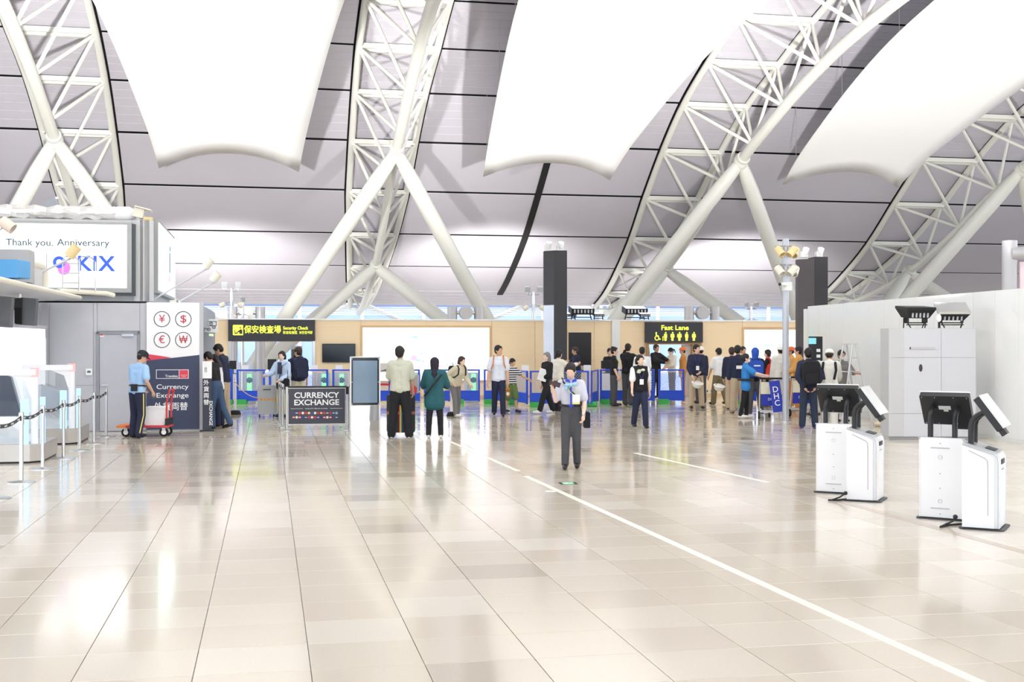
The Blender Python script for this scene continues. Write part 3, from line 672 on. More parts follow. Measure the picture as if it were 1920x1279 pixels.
MB().box((se - 1.6, 3.2, 1.1), (.1, 6.0, 2.2)).build('inner_wall', bside, bo, 0); MB().box((se - .8, 3.3, .5), (.9, 5.2, 1.0)).build('service_counter', bside, bo, 0)
MB().box((se - .82, 3.3, 1.02), (.96, 5.3, .05)).build('counter_top', white, bo, 0)
for q in range(5): MB().box((se - .42, .9 + q * 1.2, 1.6), (.1, .06, 1.2)).build('window_post', chrome, bo, 0)
for q in range(4): MB().box((se - .42, 1.5 + q * 1.2, 1.62), (.012, 1.1, 1.1)).build('window_pane', glassm, bo, 0)
MB().box((se - 2.5, 3.2, 2.72), (4.9, 6.2, .06)).build('roof_slab', grey, bo, 0); MB().box((se - .8, 6.2, 1.35), (1.6, .1, 2.7)).build('end_wall', bside, bo, 0)
MB().box((se + .012, 3.6, 2.1), (.02, 2.0, .05)).build('green_light', M('strip_green', (170, 240, 150), .5, emit=.8), bo, 0)
hg = thing('hanging_sign', 'white square sign with banknote and coin symbols beside the booth', 'sign', P(396, 640, 29.2) * 1.0, GA); hg.location.z = 0
hp = Pl(hg.location.x, hg.location.y); r = hp.r(383, 599, 409, 624); panel(hg, 'board', wht, r, -.02, .02); mb = MB()
MB().cyl((r[0] - .1, 0, r[3] - .05), (r[0] + .05, 0, r[3] - .05), .012, n=6).build('bracket', chrome, hg)
q = hp.r(386, 603, 406, 612)
for e in ((q[0], q[1], q[2], q[1] + .012), (q[0], q[3] - .012, q[2], q[3]), (q[0], q[1], q[0] + .012, q[3]), (q[2] - .012, q[1], q[2], q[3])): mb.box(((e[0] + e[2]) / 2, -.024, (e[1] + e[3]) / 2), (e[2] - e[0], .006, e[3] - e[1]))
for px, py in ((396, 607.5), (401, 614), (391.5, 618)): ring(mb, (hp.s(px), hp.z(px, py)), .03, .042, -.028, -.02, 16)
mb.build('symbols', ink, hg)
for px, py, ch in ((396, 607.5, '¥'), (401, 614, '$'), (391.5, 618, '€')): wtext(hg, hp, ch, px, py, 3.2, ink, y=-.024)
# upright totem 出口 / 外貨両替
to = thing('sign_totem', 'narrow navy totem sign reading currency exchange beside the booth', 'sign', G(388.5, 809), GA); tp_ = Pl(to.location.x, to.location.y)
r = tp_.r(380, 678, 397, 808); zt_ = r[3]; zs = tp_.z(388, 710)
panel(to, 'lower_panel', M('totem_navy', (38, 40, 58), .35), (r[0], 0, r[2], zs), -.06, .06); panel(to, 'upper_panel', wht, (r[0], zs, r[2], zt_), -.06, .06); MB().box((0, .0, .01), (.3, .25, .02)).build('base', dark, to)
wtext(to, tp_, '出\n口', 386, 694, 4.4, ink, y=-.064, cap=.86)
for k, ch in enumerate('外貨両替'): wtext(to, tp_, ch, 387, 718.5 + k * 12.2, 9.2, wht, y=-.064, cap=.86, bold=.01)
text('EXCHANGE', .1, wht, to, (tp_.s(395.5), -.064, tp_.z(395, 775)), (R(90), R(90), 0), bold=.01)
# KIX screen box above the wall
KX = Pl(-8.84, 27.0); kb = sign_thing('screen_housing', 'large grey sign housing above the left partition wall', 'sign housing', KX)
khs = M('housing_grey', (204, 204, 204), .5); k0, k1 = KX.s(-60), KX.s(281); zk0, zk1 = 2.83, KX.z(200, 412)
MB().box(((k0 + k1) / 2, 2.9, (zk0 + zk1) / 2), (k1 - k0, 5.6, zk1 - zk0)).build('body', khs, kb, 0)
for px in (250, 262, 270): panel(kb, 'cover_strip', khs, (KX.s(px), zk0, KX.s(px) + .2, zk1), .06, .1)
led = M('led_white', (252, 253, 255), .4, emit=.75, var=0); kt = M('led_text', (50, 78, 84), .5, emit=.08, var=0); kblue = M('led_blue', (50, 88, 236), .5, emit=.3, var=0); kpink = M('led_pink', (240, 110, 232), .5, emit=.4, var=0)
ks = sign_thing('led_screen', 'large white LED screen reading Thank you Anniversary KIX', 'screen', KX); r = KX.r(-60, 417, 248, 549)
zb_, ztp = KX.z(150, 549), KX.z(150, 417)
panel(ks, 'casing', M('screen_frame', (172, 174, 172), .4), (r[0], zb_, r[2], ztp), -.14, .1); panel(ks, 'dark_edge', M('edge_dark', (80, 86, 92), .5), (r[0], zb_ - .06, r[2] + .07, ztp - .03), -.1, .1)
panel(ks, 'display', led, (r[0], zb_ + .1, r[2] - .1, ztp - .06), -.146, -.13)
wtext(ks, KX, 'Thank you.', 58, 456.5, 13, kt, 88, y=-.15, bold=.008); wtext(ks, KX, 'Anniversary', 158, 457, 13, kt, 98, y=-.15, bold=.008)
wtext(ks, KX, 'KIX', 181, 497, 28, kblue, 70, y=-.15, bold=.028, spacing=1.12)
mb = MB(); c = (KX.s(113), KX.z(113, 493)); ring(mb, c, .06, .13, -.154, -.146, 28); mb.build('logo_ring', kblue, ks)
c2 = (KX.s(122), KX.z(122, 504)); n_ = 24
MB().prism([(c2[0] + (.12 * math.cos(q * .2618) + .06 * math.sin(q * .2618)), c2[1] + (.14 * math.sin(q * .2618) - .06 * math.cos(q * .2618))) for q in range(n_)], -.152, -.146).build('logo_petal', kpink, ks)
MB().box((KX.s(90), -.15, KX.z(90, 492)), (.012, .006, .36)).build('divider', kt, ks); wtext(ks, KX, 'T', 67, 485, 9, M('led_teal', (150, 226, 232), .5, emit=.6, var=0), y=-.15, bold=.02); MB().box((KX.s(67), -.15, KX.z(67, 503)), (.14, .006, .06)).build('pink_bar', kpink, ks)
ss = sign_thing('led_screen', 'narrow LED screen on the side of the sign housing', 'screen', KX); sx = KX.s(283)
MB().box((sx + .05, 2.9, 3.86), (.14, 5.0, 1.66)).build('casing', M('screen_frame', (172, 174, 172), .4), ss, 0); MB().box((sx + .125, 2.9, 3.86), (.02, 4.85, 1.52)).build('display', M('led_mint', (222, 252, 250), .4, emit=.9, var=.03), ss, 0)
for yy, zz, mm, l_ in ((3.6, 4.25, kblue, .12), (3.4, 3.5, kpink, .14), (3.5, 3.9, kt, .5)): MB().box((sx + .138, yy, zz), (.006, .25, l_)).build('graphic', mm, ss, 0)
# foil-wrapped duct on the housing, with floodlight and projector
fo = M('foil', (240, 238, 234), .25, .3, bump=1.0, scale=14, var=.1)
du = sign_thing('foil_duct', 'crinkled silver foil wrapped duct lying on the sign housing', 'duct', KX); mb = MB(); rr = []
pts = [(KX.s(-60) + .12 * q, .35 + .02 * math.sin(q * 2.1), zk1 + .16 + .01 * math.sin(q * 1.3)) for q in range(int((KX.s(226) - KX.s(-60)) / .12))]
mb.path(pts, [.155 + random.uniform(-.02, .02) for _ in pts], 16); o = mb.build('wrapped_pipe', fo, du, 20)
for v in o.data.vertices: v.co.y += random.uniform(-.022, .022); v.co.z += random.uniform(-.022, .022)
MB().lathe([(.15, 0), (.16, .05), (.16, .3), (.1, .42), (.02, .45)], pts[-1], 16, 0, Matrix.Rotation(R(90), 3, 'Y')).build('end_cap', wht, du)
MB().box((KX.s(60), .9, zk1 + .28), (KX.s(120) - KX.s(-60), .3, .12)).build('cable_tray', khs, du)
fl = sign_thing('floodlight', 'silver floodlight on top of the foil wrapped duct', 'floodlight', KX, .5); c = Vector((KX.s(88), 0, KX.z(88, 378)))
MB().box(c, (.3, .22, .16), mat=Matrix.Rotation(R(-25), 3, 'Y')).build('housing', M('silver_lamp', (150, 152, 156), .3, .6), fl); MB().box(c + Vector((.03, 0, .09)), (.26, .18, .02), mat=Matrix.Rotation(R(-25), 3, 'Y')).build('lens', M('flood_lens', (235, 240, 245), .15, emit=.6), fl)
for sd in (-1, 1): MB().cyl(c + Vector((sd * .12, 0, 0)), (c.x + sd * .14, 0, zk1 + .3), .02, n=6).build('bracket', chrome, fl)
pj = sign_thing('surveillance_camera', 'cream boxed camera and small spotlight on the corner of the sign housing', 'camera', KX, .3); c = Vector((KX.s(258), 0, zk1 + .13))
MB().box(c + Vector((0, 0, .05)), (.22, .3, .2), mat=Matrix.Rotation(R(12), 3, 'Y')).build('housing', ivory, pj); MB().box(c + Vector((.1, -.03, .15)), (.36, .34, .03), mat=Matrix.Rotation(R(14), 3, 'Y')).build('sunshade', ivory, pj)
MB().cyl(c + Vector((0, 0, -.13)), c + Vector((0, 0, -.03)), .06, n=12).build('foot', white, pj); MB().cyl(c + Vector((.12, -.1, -.09)), c + Vector((.3, -.14, -.1)), .055, n=12).build('small_spotlight', cream, pj)
MB().cyl(c + Vector((.12, -.1, -.13)), c + Vector((.18, -.1, -.09)), .02, n=8).build('spot_bracket', chrome, pj)
def armed_spot(label, p0, p1, m=None, group='spotlights on long arms'):
    p0, p1 = Vector(p0), Vector(p1); T = thing('arm_spotlight', label, 'spotlight', p0, 0, group); v = p1 - p0
    MB().cyl((0, 0, 0), v, .022, n=8).build('arm', M('arm_grey', (206, 206, 212), .35, .3), T); MB().cyl((0, 0, -.06), (0, 0, .04), .05, n=10).build('arm_base', chrome, T)
    ax = Matrix.Rotation(R(38), 3, 'Y'); MB().lathe([(.02, -.12), (.1, -.12), (.1, .12), (.085, .12), (.08, .05), (.01, .05)], v + Vector((.04, 0, .13)), 16, 0, ax).build('lamp_head', m or ivory, T)
    MB().path([v, v + Vector((.0, -.03, .04)), v + Vector((.03, -.05, .12))], .014, 6).build('yoke', white, T)
armed_spot('ivory spotlight on the longer arm reaching right above the currency booth', P(279, 567, 27.5), P(387, 505, 29))
armed_spot('ivory spotlight on the shorter arm reaching right above the currency booth', P(335, 567, 29.5), P(401, 530, 30.2))
# canopy over the check-in counters, running along the hall
cn = thing('check_in_canopy', 'white canopy roof over the check-in counters at the left edge', 'canopy', (-9.26, 26.3, 0), GA)
cm = M('canopy_white', (224, 224, 228), .4)
MB().prism([(.0, 2.85), (.0, 2.91), (-.3, 2.975), (-4.2, 2.975), (-4.2, 2.74), (-1.6, 2.74)], -17.5, -.15).build('canopy_slab', cm, cn, 20)
MB().cyl((-.02, -17.5, 2.88), (-.02, .1, 2.88), .045, n=10).build('edge_tube', ivory, cn); MB().box((-.75, -4.0, 3.22), (.12, 8, .36)).build('upstand', khs, cn, 0)
MB().box((-.25, -4.3, 3.1), (.3, .7, .3)).build('grey_box', khs, cn, 0); MB().box((-.62, -4.8, 3.255), (1.0, .5, .57)).build('grey_cabinet', M('canopy_grey', (176, 176, 178), .5), cn, 0)
MB().path([(-.5, -4.9, 3.42), (-.42, -2.4, 3.42), (-.4, -2.2, 3.4), (-.38, -2.1, 3.3), (-.38, -2.1, 2.98)], .09, 12).build('bent_pipe', ivory, cn)
MB().path([(-.25, -1.2, 2.98), (.2, -.3, 2.98), (.55, -.1, 2.97), (.7, 0, 2.93)], .05, 10).build('low_pipe', ivory, cn)
for xx in (-.2, .12): MB().path([(xx, -1.0, 2.98), (xx, -1.0, 3.62), (xx + .06, -1.0, 3.7), (xx + .2, -.6, 3.7), (xx + .26, -.5, 3.62), (xx + .26, -.5, 2.98)], .014, 6).build('ladder_hoop', chrome, cn)
for zz in (3.15, 3.35, 3.55): MB().cyl((-.2, -1.0, zz), (.12, -1.0, zz), .012, n=6).build('rung', chrome, cn)
bxx = M('parcel_blue', (96, 168, 222), .5)
tag(MB().prism(rrect(-.45, 0, .45, .3, .02), -.25, .25).build('blue_box', bxx, None, 30, (-8.52, 20.3, 2.985)), 'bright blue box lying on the canopy roof at the left edge', 'box')
armed_spot('cream pair of spotlights on a slanted arm before the KIX screen', P(75, 512, 23.2), P(133, 485, 23.4), cream)
hs = thing('arm_spotlight', 'cream spotlight at the far left edge above the canopy', 'spotlight', P(0, 440, 21), 0); ax = Matrix.Rotation(R(125), 3, 'Y')
MB().lathe([(.02, -.1), (.1, -.1), (.1, .14), (.085, .14), (.08, .05), (.01, .05)], (.11, 0, .17), 16, 0, ax).build('lamp_head', M('cream_pink', (232, 214, 196), .5), hs); MB().path([(-.6, 0, -.7), (-.1, 0, .02), (.05, -.05, .1)], .02, 6).build('arm', chrome, hs)
for (px, lab) in ((11, 'dark hanging display cabinet at the left edge under the canopy'), (58, 'dark hanging display cabinet under the canopy, second from the left edge')):
    d_ = 20.0 if px < 30 else 22.5; p = P(px, 585, d_); T = thing('hanging_display', lab, 'display', (p.x, p.y, 0), GA, 'hanging displays under the canopy')
    MB().box((-.04, .02, p.z + .0), (.3, .1, .5), mat=Matrix.Rotation(R(-18), 3, 'Z') @ Matrix.Rotation(R(4), 3, 'Y')).build('screen_back', M('display_grey', (104, 106, 110), .5), T)
    MB().box((-.26, .05, p.z + .14), (.2, .14, .22)).build('junction_box', dark, T); MB().box((-.22, .02, p.z - .08), (.12, .1, .3)).build('bracket_arm', blackm, T); MB().cyl((-.2, .05, p.z + .24), (-.2, .05, 2.95), .03, n=8).build('hanger', chrome, T)
bwl = M('backwall_white', (248, 250, 255), .3, emit=.25, var=.01)
bk = thing('counter_back_panel', 'glowing white back panel behind the check-in counters', 'panel', (-9.78, 25.6, 0), GA)
for q in range(5): MB().box((0, -.8 - q * 1.62, 1.15), (.08, 1.6, 2.1)).build('panel', bwl, bk, 0)
MB().box((0, -4.0, 2.24), (.14, 8.1, .06)).build('top_rail', grey, bk, 0)
bl = M('blue_glow', (170, 220, 252), .3, emit=.45, alpha=.75); pink = M('pink_cap', (252, 170, 170), .4, emit=.25); desk = M('desk_white', (246, 246, 248), .3)
for (p, lab) in ((G(78, 869), 'white check-in counter with pink capped post nearest the left edge'), (G(146, 834), 'white check-in counter with pink capped post beside the grey wall')):
    T = thing('check_in_counter', lab, 'counter', (p.x, p.y, 0), GA, 'check-in counters')
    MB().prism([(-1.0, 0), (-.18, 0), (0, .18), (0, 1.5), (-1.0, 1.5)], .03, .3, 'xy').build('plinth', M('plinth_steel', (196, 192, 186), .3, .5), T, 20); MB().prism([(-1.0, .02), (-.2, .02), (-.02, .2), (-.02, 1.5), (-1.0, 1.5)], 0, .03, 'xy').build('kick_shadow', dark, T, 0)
    MB().prism([(-1.0, .3), (-.3, .3), (-.36, .36), (-.6, .42), (-.75, .55), (-1.0, .58)], .16, 1.4).build('belt_deck', desk, T, 30)
    MB().prism([(-1.0, 1.4), (-.1, 1.4), (-.1, 1.5), (-1.0, 1.5)], .06, .2).build('top_beam', desk, T)
    MB().prism([(-.2, 1.1), (-.14, 1.0), (-.14, 1.4), (-.5, 1.4), (-.26, 1.3)], .08, .18).build('corner_gusset', desk, T)
    MB().cyl((-.13, .13, .3), (-.13, .13, 1.38), .058, n=16).build('post', desk, T); MB().cyl((-.13, .13, 1.38), (-.13, .13, 1.52), .066, n=16).build('post_cap', pink, T)
    MB().prism([(-1.0, .32), (-.2, .32), (-.2, 1.4), (-1.0, 1.4)], .12, .132).build('glass_screen', glassm, T, 0)
    MB().prism([(-.33, .3), (-.21, .3), (-.21, 1.02), (-.33, 1.02)], .04, .08).build('blue_light_panel', bl, T, 0); MB().prism([(-.06, .3), (.02, .3), (.02, 1.05), (-.06, 1.05)], .2, .23).build('blue_edge_panel', bl, T, 0)
    if p.y < 21: MB().prism([(-.95, .72), (-.43, .72), (-.41, .82), (-.55, 1.36), (-.62, 1.4), (-.95, 1.4)], .5, .6).build('screen_back', M('slate_back', (60, 66, 86), .4), T)
    else: MB().prism([(-.85, .6), (-.5, .6), (-.45, .95), (-.85, 1.1)], .8, 1.2).build('desk_body', M('desk_grey', (186, 190, 200), .4), T)
# stanchions
def post_mesh():
    return (MB().cyl((0, 0, .02), (0, 0, .95), .028, n=14).mesh('post', chrome), MB().lathe([(.19, 0), (.19, .008), (.05, .02), (.03, .03)], n=24).mesh('base', chrome),
            MB().lathe([(.036, .8), (.036, .96), (.02, .975)], n=14).mesh('head', chrome), MB().box((0, -.037, .88), (.02, .006, .06)).mesh('belt_clip', dark))
pmesh = post_mesh()
def stanchion(loc, label, group):
    T = thing('stanchion', label, 'stanchion', loc, GA, group)
    for nm, me in zip(('post', 'base', 'head', 'belt_clip'), pmesh): link(nm, me, T)
    return T
beltm = M('belt_black', (52, 52, 56), .6)
def belt(p, q, label, sag=.05, z=.9, text_s=None, mat=None, h=.05):
    p, q = Vector(p), Vector(q); d = q - p; L = d.length; T = thing('barrier_belt', label, 'barrier belt', (p.x, p.y, 0), math.atan2(d.y, d.x), 'retractable barrier belts')
    n_ = 10; vs = []; fs = []
    for k in range(n_ + 1):
        u = k / n_; zz = z - sag * 4 * u * (1 - u); x = .03 + (L - .06) * u
        for yy in (-.0015, .0015): vs += [(x, yy, zz - h / 2), (x, yy, zz + h / 2)]
    for k in range(n_):
        o = 4 * k; fs += [(o, o + 1, o + 5, o + 4), (o + 2, o + 6, o + 7, o + 3), (o + 1, o + 3, o + 7, o + 5), (o, o + 4, o + 6, o + 2)]
    MB().add(vs, fs).build('strap', mat or beltm, T)
    if text_s:
        for k in range(4):
            u = (k + .5) / 4; MB().box((L * u, -.004, z - sag * 4 * u * (1 - u)), (L * .1, .002, .022)).build('print', M('belt_print', (200, 200, 204), .6), T, 0)
sp = [G(40, 905), G(80, 880), G(119, 860), G(149, 845), G(176, 832), G(199, 819)]
ords = ['nearest', 'second', 'third', 'fourth', 'fifth', 'last']
for k, p in enumerate(sp): stanchion(p, 'steel stanchion before the check-in counters, %s in the row' % (ords[k] + (' from the viewer' if 0 < k < 5 else '')), 'stanchions before the check-in counters')
for k in range(5): belt(sp[k], sp[k + 1], 'black printed belt between the %s and %s stanchion of the left row' % (ords[k], ords[k + 1]), text_s=1)
v = (sp[0] - sp[1]); belt(sp[0] + v * 1.0, sp[0], 'black printed belt leading out of the left edge from the nearest stanchion', text_s=1); stanchion(sp[0] + v, 'steel stanchion just outside the left edge', 'stanchions before the check-in counters')
# ------------------------------------------------------------------ self-service kiosks
kw = M('kiosk_white', (247, 247, 248), .3, var=.01); kg = M('kiosk_trim', (205, 207, 208), .3, .4); kd = M('kiosk_black', (36, 37, 40), .4); groove = M('groove_grey', (196, 192, 194), .5); pale = M('screen_pale', (226, 228, 226), .2)
def kiosk(label, loc, az, group):
    """local -y = back, +y = front (user side); az = heading of the front, degrees clockwise from +Y"""
    T = thing('self_service_kiosk', label, 'kiosk', loc, -R(az), group); W, H1, H0, D = .235, .89, .80, .36
    yb, yf = -.16, .20
    prof = [(yb, .02), (yf, .02), (yf, H0 - .06), (yf - .012, H0 - .03), (yf - .04, H0), (yb, H1)]
    MB().prism([(y, z) for y, z in prof], -W + .012, W - .012, 'yz').build('body', kw, T, 40)
    for sd in (-1, 1):
        sp_ = MB().prism([(yb - .004, .02), (yf - .05, .02), (yf - .05, H0 - .06), (yf - .09, H0 - .025), (yb - .004, H1 - .018)], sd * (W - .012), sd * W, 'yz').build('side_panel', kw, T, 40)
        x = sd * (W + .0005)
        MB().path([(x, -.1, H1 - .075), (x, .06, H0 - .06), (x, .085, H0 - .085), (x, .09, H0 - .16)], .005, 6).build('side_groove', groove, sp_); MB().box((x, .09, .41), (.002, .01, .52)).build('side_groove', groove, sp_)
        MB().path([(sd * W, yb, H1 - .004), (sd * W, yf - .05, H0 - .008), (sd * W, yf - .012, H0 - .045), (sd * W, yf - .004, H0 - .1), (sd * W, yf - .004, .03)], .011, 6).build('edge_trim', kg, T)
    sl = math.atan2(H0 - H1, yf - yb - .04); tm_ = Matrix.Rotation(sl, 3, 'X')
    MB().box((0, .02, (H0 + H1) / 2 - .0), (2 * W - .03, .34, .008), mat=tm_).build('top_plate', kg, T); MB().box((.05, .1, H0 + .028), (.25, .1, .012), mat=tm_).build('printer_slot', kd, T)
    MB().box((.0, yf + .004, H0 - .1), (.2, .012, .05)).build('front_slot', kd, T)
    for q in range(3): MB().cyl((-.06 + q * .06, yf - .002, .62), (-.06 + q * .06, yf + .006, .62), .008, n=8).build('indicator', groove, T)
    for z in (.78, .12): MB().box((-.01, yb - .003, z), (.2, .005, .013)).build('back_groove', groove, T, 0)
    for z in (.68, .2): 
        mb = MB(); ring(mb, (-.01, z), .019, .022, yb - .004, yb + .001, 20); mb.build('access_ring', groove, T)
    for z in (.83, .5, .34, .06): MB().cyl((-.01, yb - .003, z), (-.01, yb + .002, z), .005, n=8).build('screw', kd, T)
    MB().prism(rrect(-.27, -.2, .27, .25, .06), 0, .012, 'xy').build('base_plate', kd, T)
    for sd in (-1, 1): MB().path([(sd * .13, -.09, H1 - .04), (sd * .13, -.09, 1.06), (sd * .13, -.075, 1.12), (sd * .13, -.03, 1.17), (sd * .13, .04, 1.21)], [.03] * 5, 12).build('bent_tube', kd, T)
    tilt = Matrix.Rotation(R(36), 3, 'X')                       # screen leans back over the user side
    c = Vector((0, .095, 1.2)); sc_ = MB()
    def q_(x, y, z): return c + tilt @ Vector((x, y, z))
    mb = MB(); poly = rrect(-.265, -.2, .265, .2, .012); vs = [q_(x, -.035, z) for x, z in poly] + [q_(x, .035, z) for x, z in poly]; n_ = len(poly)
    mb.add(vs, [(i, (i + 1) % n_, n_ + (i + 1) % n_, n_ + i) for i in range(n_)] + [tuple(range(n_)), tuple(range(2 * n_ - 1, n_ - 1, -1))]); hsg = mb.build('screen_housing', kd, T, 40)
    MB().box(q_(0, .043, 0), (.535, .018, .405), mat=tilt).build('screen_glass', pale, T); MB().box(q_(.14, .0, -.225), (.16, .06, .08), mat=tilt).build('reader_box', kd, T)
    MB().box(q_(-.01, -.037, .04), (.13, .003, .05), mat=tilt).box(q_(.0, -.037, .005), (.05, .003, .035), mat=tilt).build('type_label', M('label_paper', (214, 214, 208), .6), hsg, 0)
    for x in (-.24, -.1, .1, .24):
        for z in (-.18, .18): MB().cyl(q_(x, -.034, z), q_(x, -.038, z), .005, n=6).build('screw', kg, hsg)
    return T
gk = 'self-service kiosks in back-to-back pairs'
AZ = 33
k1 = G(1764, 975); k2 = G(1835, 994); k3 = G(1564, 926); k4 = G(1613, 941)
def off(p, az, fwd, side): a = R(az); return Vector((p.x + math.sin(a) * fwd + math.cos(a) * side, p.y + math.cos(a) * fwd - math.sin(a) * side, 0))
kiosk('kiosk of the right pair showing its back and two bent tubes', off(k1, AZ, .17, 0), AZ, gk)
kiosk('kiosk of the right pair turned sideways, nearest to the viewer', off(k2, 119, 0, -.235), 119, gk)
kiosk('kiosk of the left pair showing its back and two bent tubes', off(k3, AZ - 4, .17, 0), AZ - 4, gk)
kiosk('kiosk of the left pair turned sideways, in front of the navy backpack man', off(k4, 116, 0, -.235), 116, gk)
for pts, lab in (([(1783, 965), (1778, 980), (1765, 984), (1756, 988), (1775, 984), (1803, 985)], 'black power cable and plug at the foot of the right kiosk pair'), ([(1580, 920), (1570, 921), (1556, 928), (1549, 937), (1565, 934), (1590, 934)], 'black power cable and plug at the foot of the left kiosk pair')):
    ps = [G(px, max(py, 938 if px < 1700 else 984)) for px, py in pts]; o0 = ps[0].copy(); T = thing('power_cable', lab, 'cable', o0, 0, 'kiosk power cables')
    ps = [p - o0 + Vector((0, 0, .012)) for p in ps]; ps[0].z = .1; ps[1].z = .05; ps[1].y -= .02; ps[0].y -= .03
    for k in range(1, 5): ps[k].y -= .1
    ps[0].y -= .1
    MB().path(ps, .011, 8).build('cord', kd, T); MB().sph(ps[0], (.026, .026, .024)).build('plug', kd, T)
# ------------------------------------------------------------------ grey cabinet with floodlights
CB = thing('grey_cabinet', 'tall light grey cabinet block standing before the white hoarding', 'cabinet', (P(1668, 700, 24.1).x, 24.15, 0), R(-2)); cw, ch_, cd_ = 1.71, 2.2, .6
cg = M('cabinet_grey', (206, 207, 212), .4, var=.02); cg2 = M('cabinet_grey_side', (198, 199, 200), .45, var=.02)
MB().box((cw / 2, cd_ / 2 + .03, ch_ / 2), (cw, cd_, ch_)).build('carcass', cg2, CB, 0)
MB().box((cw / 2, .05, .03), (cw - .02, .06, .06)).build('plinth', M('plinth_grey', (150, 150, 150), .5), CB, 0)
sx_ = cw * (1766 - 1668) / 164; bx_ = cw * (1696 - 1668) / 164
for z0, z1 in ((.07, .52), (.525, 1.62), (1.625, 2.19)):
    for x0, x1, m_ in ((0, bx_, cg2), (bx_ + .001, sx_ - .003, cg), (sx_ + .003, cw - .02, cg)): MB().box(((x0 + x1) / 2, .02, (z0 + z1) / 2), (x1 - x0, .03, z1 - z0)).build('panel', m_, CB, 0)
MB().box((bx_ + .36, .0, 1.81), (.5, .012, .045)).build('recessed_pull', groove, CB, 0); MB().box((bx_ + .125, -.003, 1.81), (.02, .012, .045)).build('pull_end', kd, CB, 0)
mb = MB(); mb.sph((bx_ + .33, .004, 1.42), (.036, .012, .075), 16, 8); mb.build('oval_lock', M('lock_dark', (70, 62, 62), .25, .5), CB)
def cab_flood(x, lab, top_m, yaw):
    T = thing('floodlight', lab, 'floodlight', CB.location + Vector((x, .3, ch_ + .012)), R(yaw), 'floodlights on the grey cabinet'); rx = Matrix.Rotation(R(5 if x < 1 else 24), 3, 'X')
    for sd in (-1, 1):
        MB().path([(sd * .2, .1, 0), (sd * .24, 0, .2)], .012, 6).path([(sd * .15, -.1, 0), (sd * .24, 0, .2)], .012, 6).build('leg', dark, T); MB().box((sd * .2, 0, .15), (.02, .2, .1)).build('side_plate', dark, T)
    MB().cyl((-.22, 0, .1), (.22, 0, .1), .011, n=6).build('cross_bar', dark, T); MB().cyl((-.22, -.06, .06), (.22, -.06, .06), .011, n=6).build('cross_bar', dark, T)
    h_ = MB(); h_.add([rx @ Vector(v) + Vector((0, 0, .3)) for v in [(-.22, -.15, -.1), (.22, -.15, -.1), (.22, .15, -.1), (-.22, .15, -.1), (-.31, -.25, .08), (.31, -.25, .08), (.31, .25, .08), (-.31, .25, .08)]], [(0, 3, 2, 1), (4, 5, 6, 7), (0, 1, 5, 4), (1, 2, 6, 5), (2, 3, 7, 6), (3, 0, 4, 7)])
    hb = h_.build('housing', dark, T, 0); MB().box(rx @ Vector((0, 0, .1)) + Vector((0, 0, .3)), (.62, .5, .05), mat=rx).build('hood', top_m, T)
    for q in range(5): MB().box(rx @ Vector((-.16 + q * .08, -.2, -.03)) + Vector((0, 0, .3)), (.03, .02, .1), mat=rx).build('fin', grey, hb)
cab_flood(.62, 'black floodlight on the grey cabinet, left of two', dark, 10)
cab_flood(1.34, 'floodlight with bright silver hood on the grey cabinet, right of two', M('silver_hood', (225, 228, 230), .15, .8), -8)
# white round lamp and junction clutter between them
T = thing('clamp_lamp', 'small white round lamp between the two cabinet floodlights', 'lamp', CB.location + Vector((.98, -.0, ch_ + .002)), 0); MB().cyl((0, 0, 0), (0, 0, .16), .012, n=6).build('stem', dark, T); MB().sph((0, -.02, .2), (.05, .03, .08)).build('shade', wht, T)
# ------------------------------------------------------------------ right edge pipe column and pink panel above the hoarding
T = thing('duct_post', 'silver duct post and bent pipe above the hoarding at the right edge', 'duct', P(1893, 640, 32) * 1.0, 0); T.location.z = 0; sv = M('silver_paint', (190, 188, 190), .4, .3)
zq = P(0, 452, 32).z
MB().cyl((0, 0, 0), (0, 0, zq), .19, n=18).build('column', sv, T); MB().cyl((0, -.1, zq - .35), (1.2, -.3, zq - .3), .17, n=16).build('side_pipe', sv, T); MB().box((.85, 0, (zq - .5) / 2 + 1), (1.2, .1, zq - 2.6)).build('pink_panel', M('pink_check', (248, 226, 232), .5, scale=30, var=.06), T)
# ------------------------------------------------------------------ multi-spotlight pole
LP = thing('spotlight_pole', 'grey pole carrying cream and ivory spotlights before the hoarding', 'light pole', G(1473, 791), 0); zt2 = P(1473, 448, LP.location.y).z
MB().cyl((0, 0, 0), (0, 0, zt2), .078, n=18).build('pole', M('pole_grey', (186, 188, 194), .35, .4), LP); MB().lathe([(.14, 0), (.14, .02), (.08, .03)], n=20).build('base_ring', chrome, LP)
for lev, mm, zz in ((0, cream, zt2 - .32), (1, ivory, zt2 - .78)):
    ar = MB(); [ar.cyl((-.24, yy, zz + .14), (.24, yy, zz + .14), .014, n=6) for yy in (-.1, .1)]; ar.cyl((-.0, -.13, zz + .14), (0, .13, zz + .14), .014, n=6); ar.build('cross_arm', chrome, LP)
    for (x, y, yaw) in ((-.17, -.12, 125), (.13, -.14, 20), (-.1, .12, 150), (.25, .1, 60)):
        ax = Matrix.Rotation(R(yaw - 90), 3, 'Z') @ Matrix.Rotation(R(135), 3, 'X')
        h_ = MB().lathe([(.02, -.12), (.09, -.11), (.095, .13), (.075, .13), (.07, .05), (.01, .05)], (x, y, zz), 16, 0, ax).build('spotlight', mm, LP); MB().path([(x, y * 1.0, zz + .14), (x, y, zz + .02)], .012, 6).build('yoke', chrome, h_)
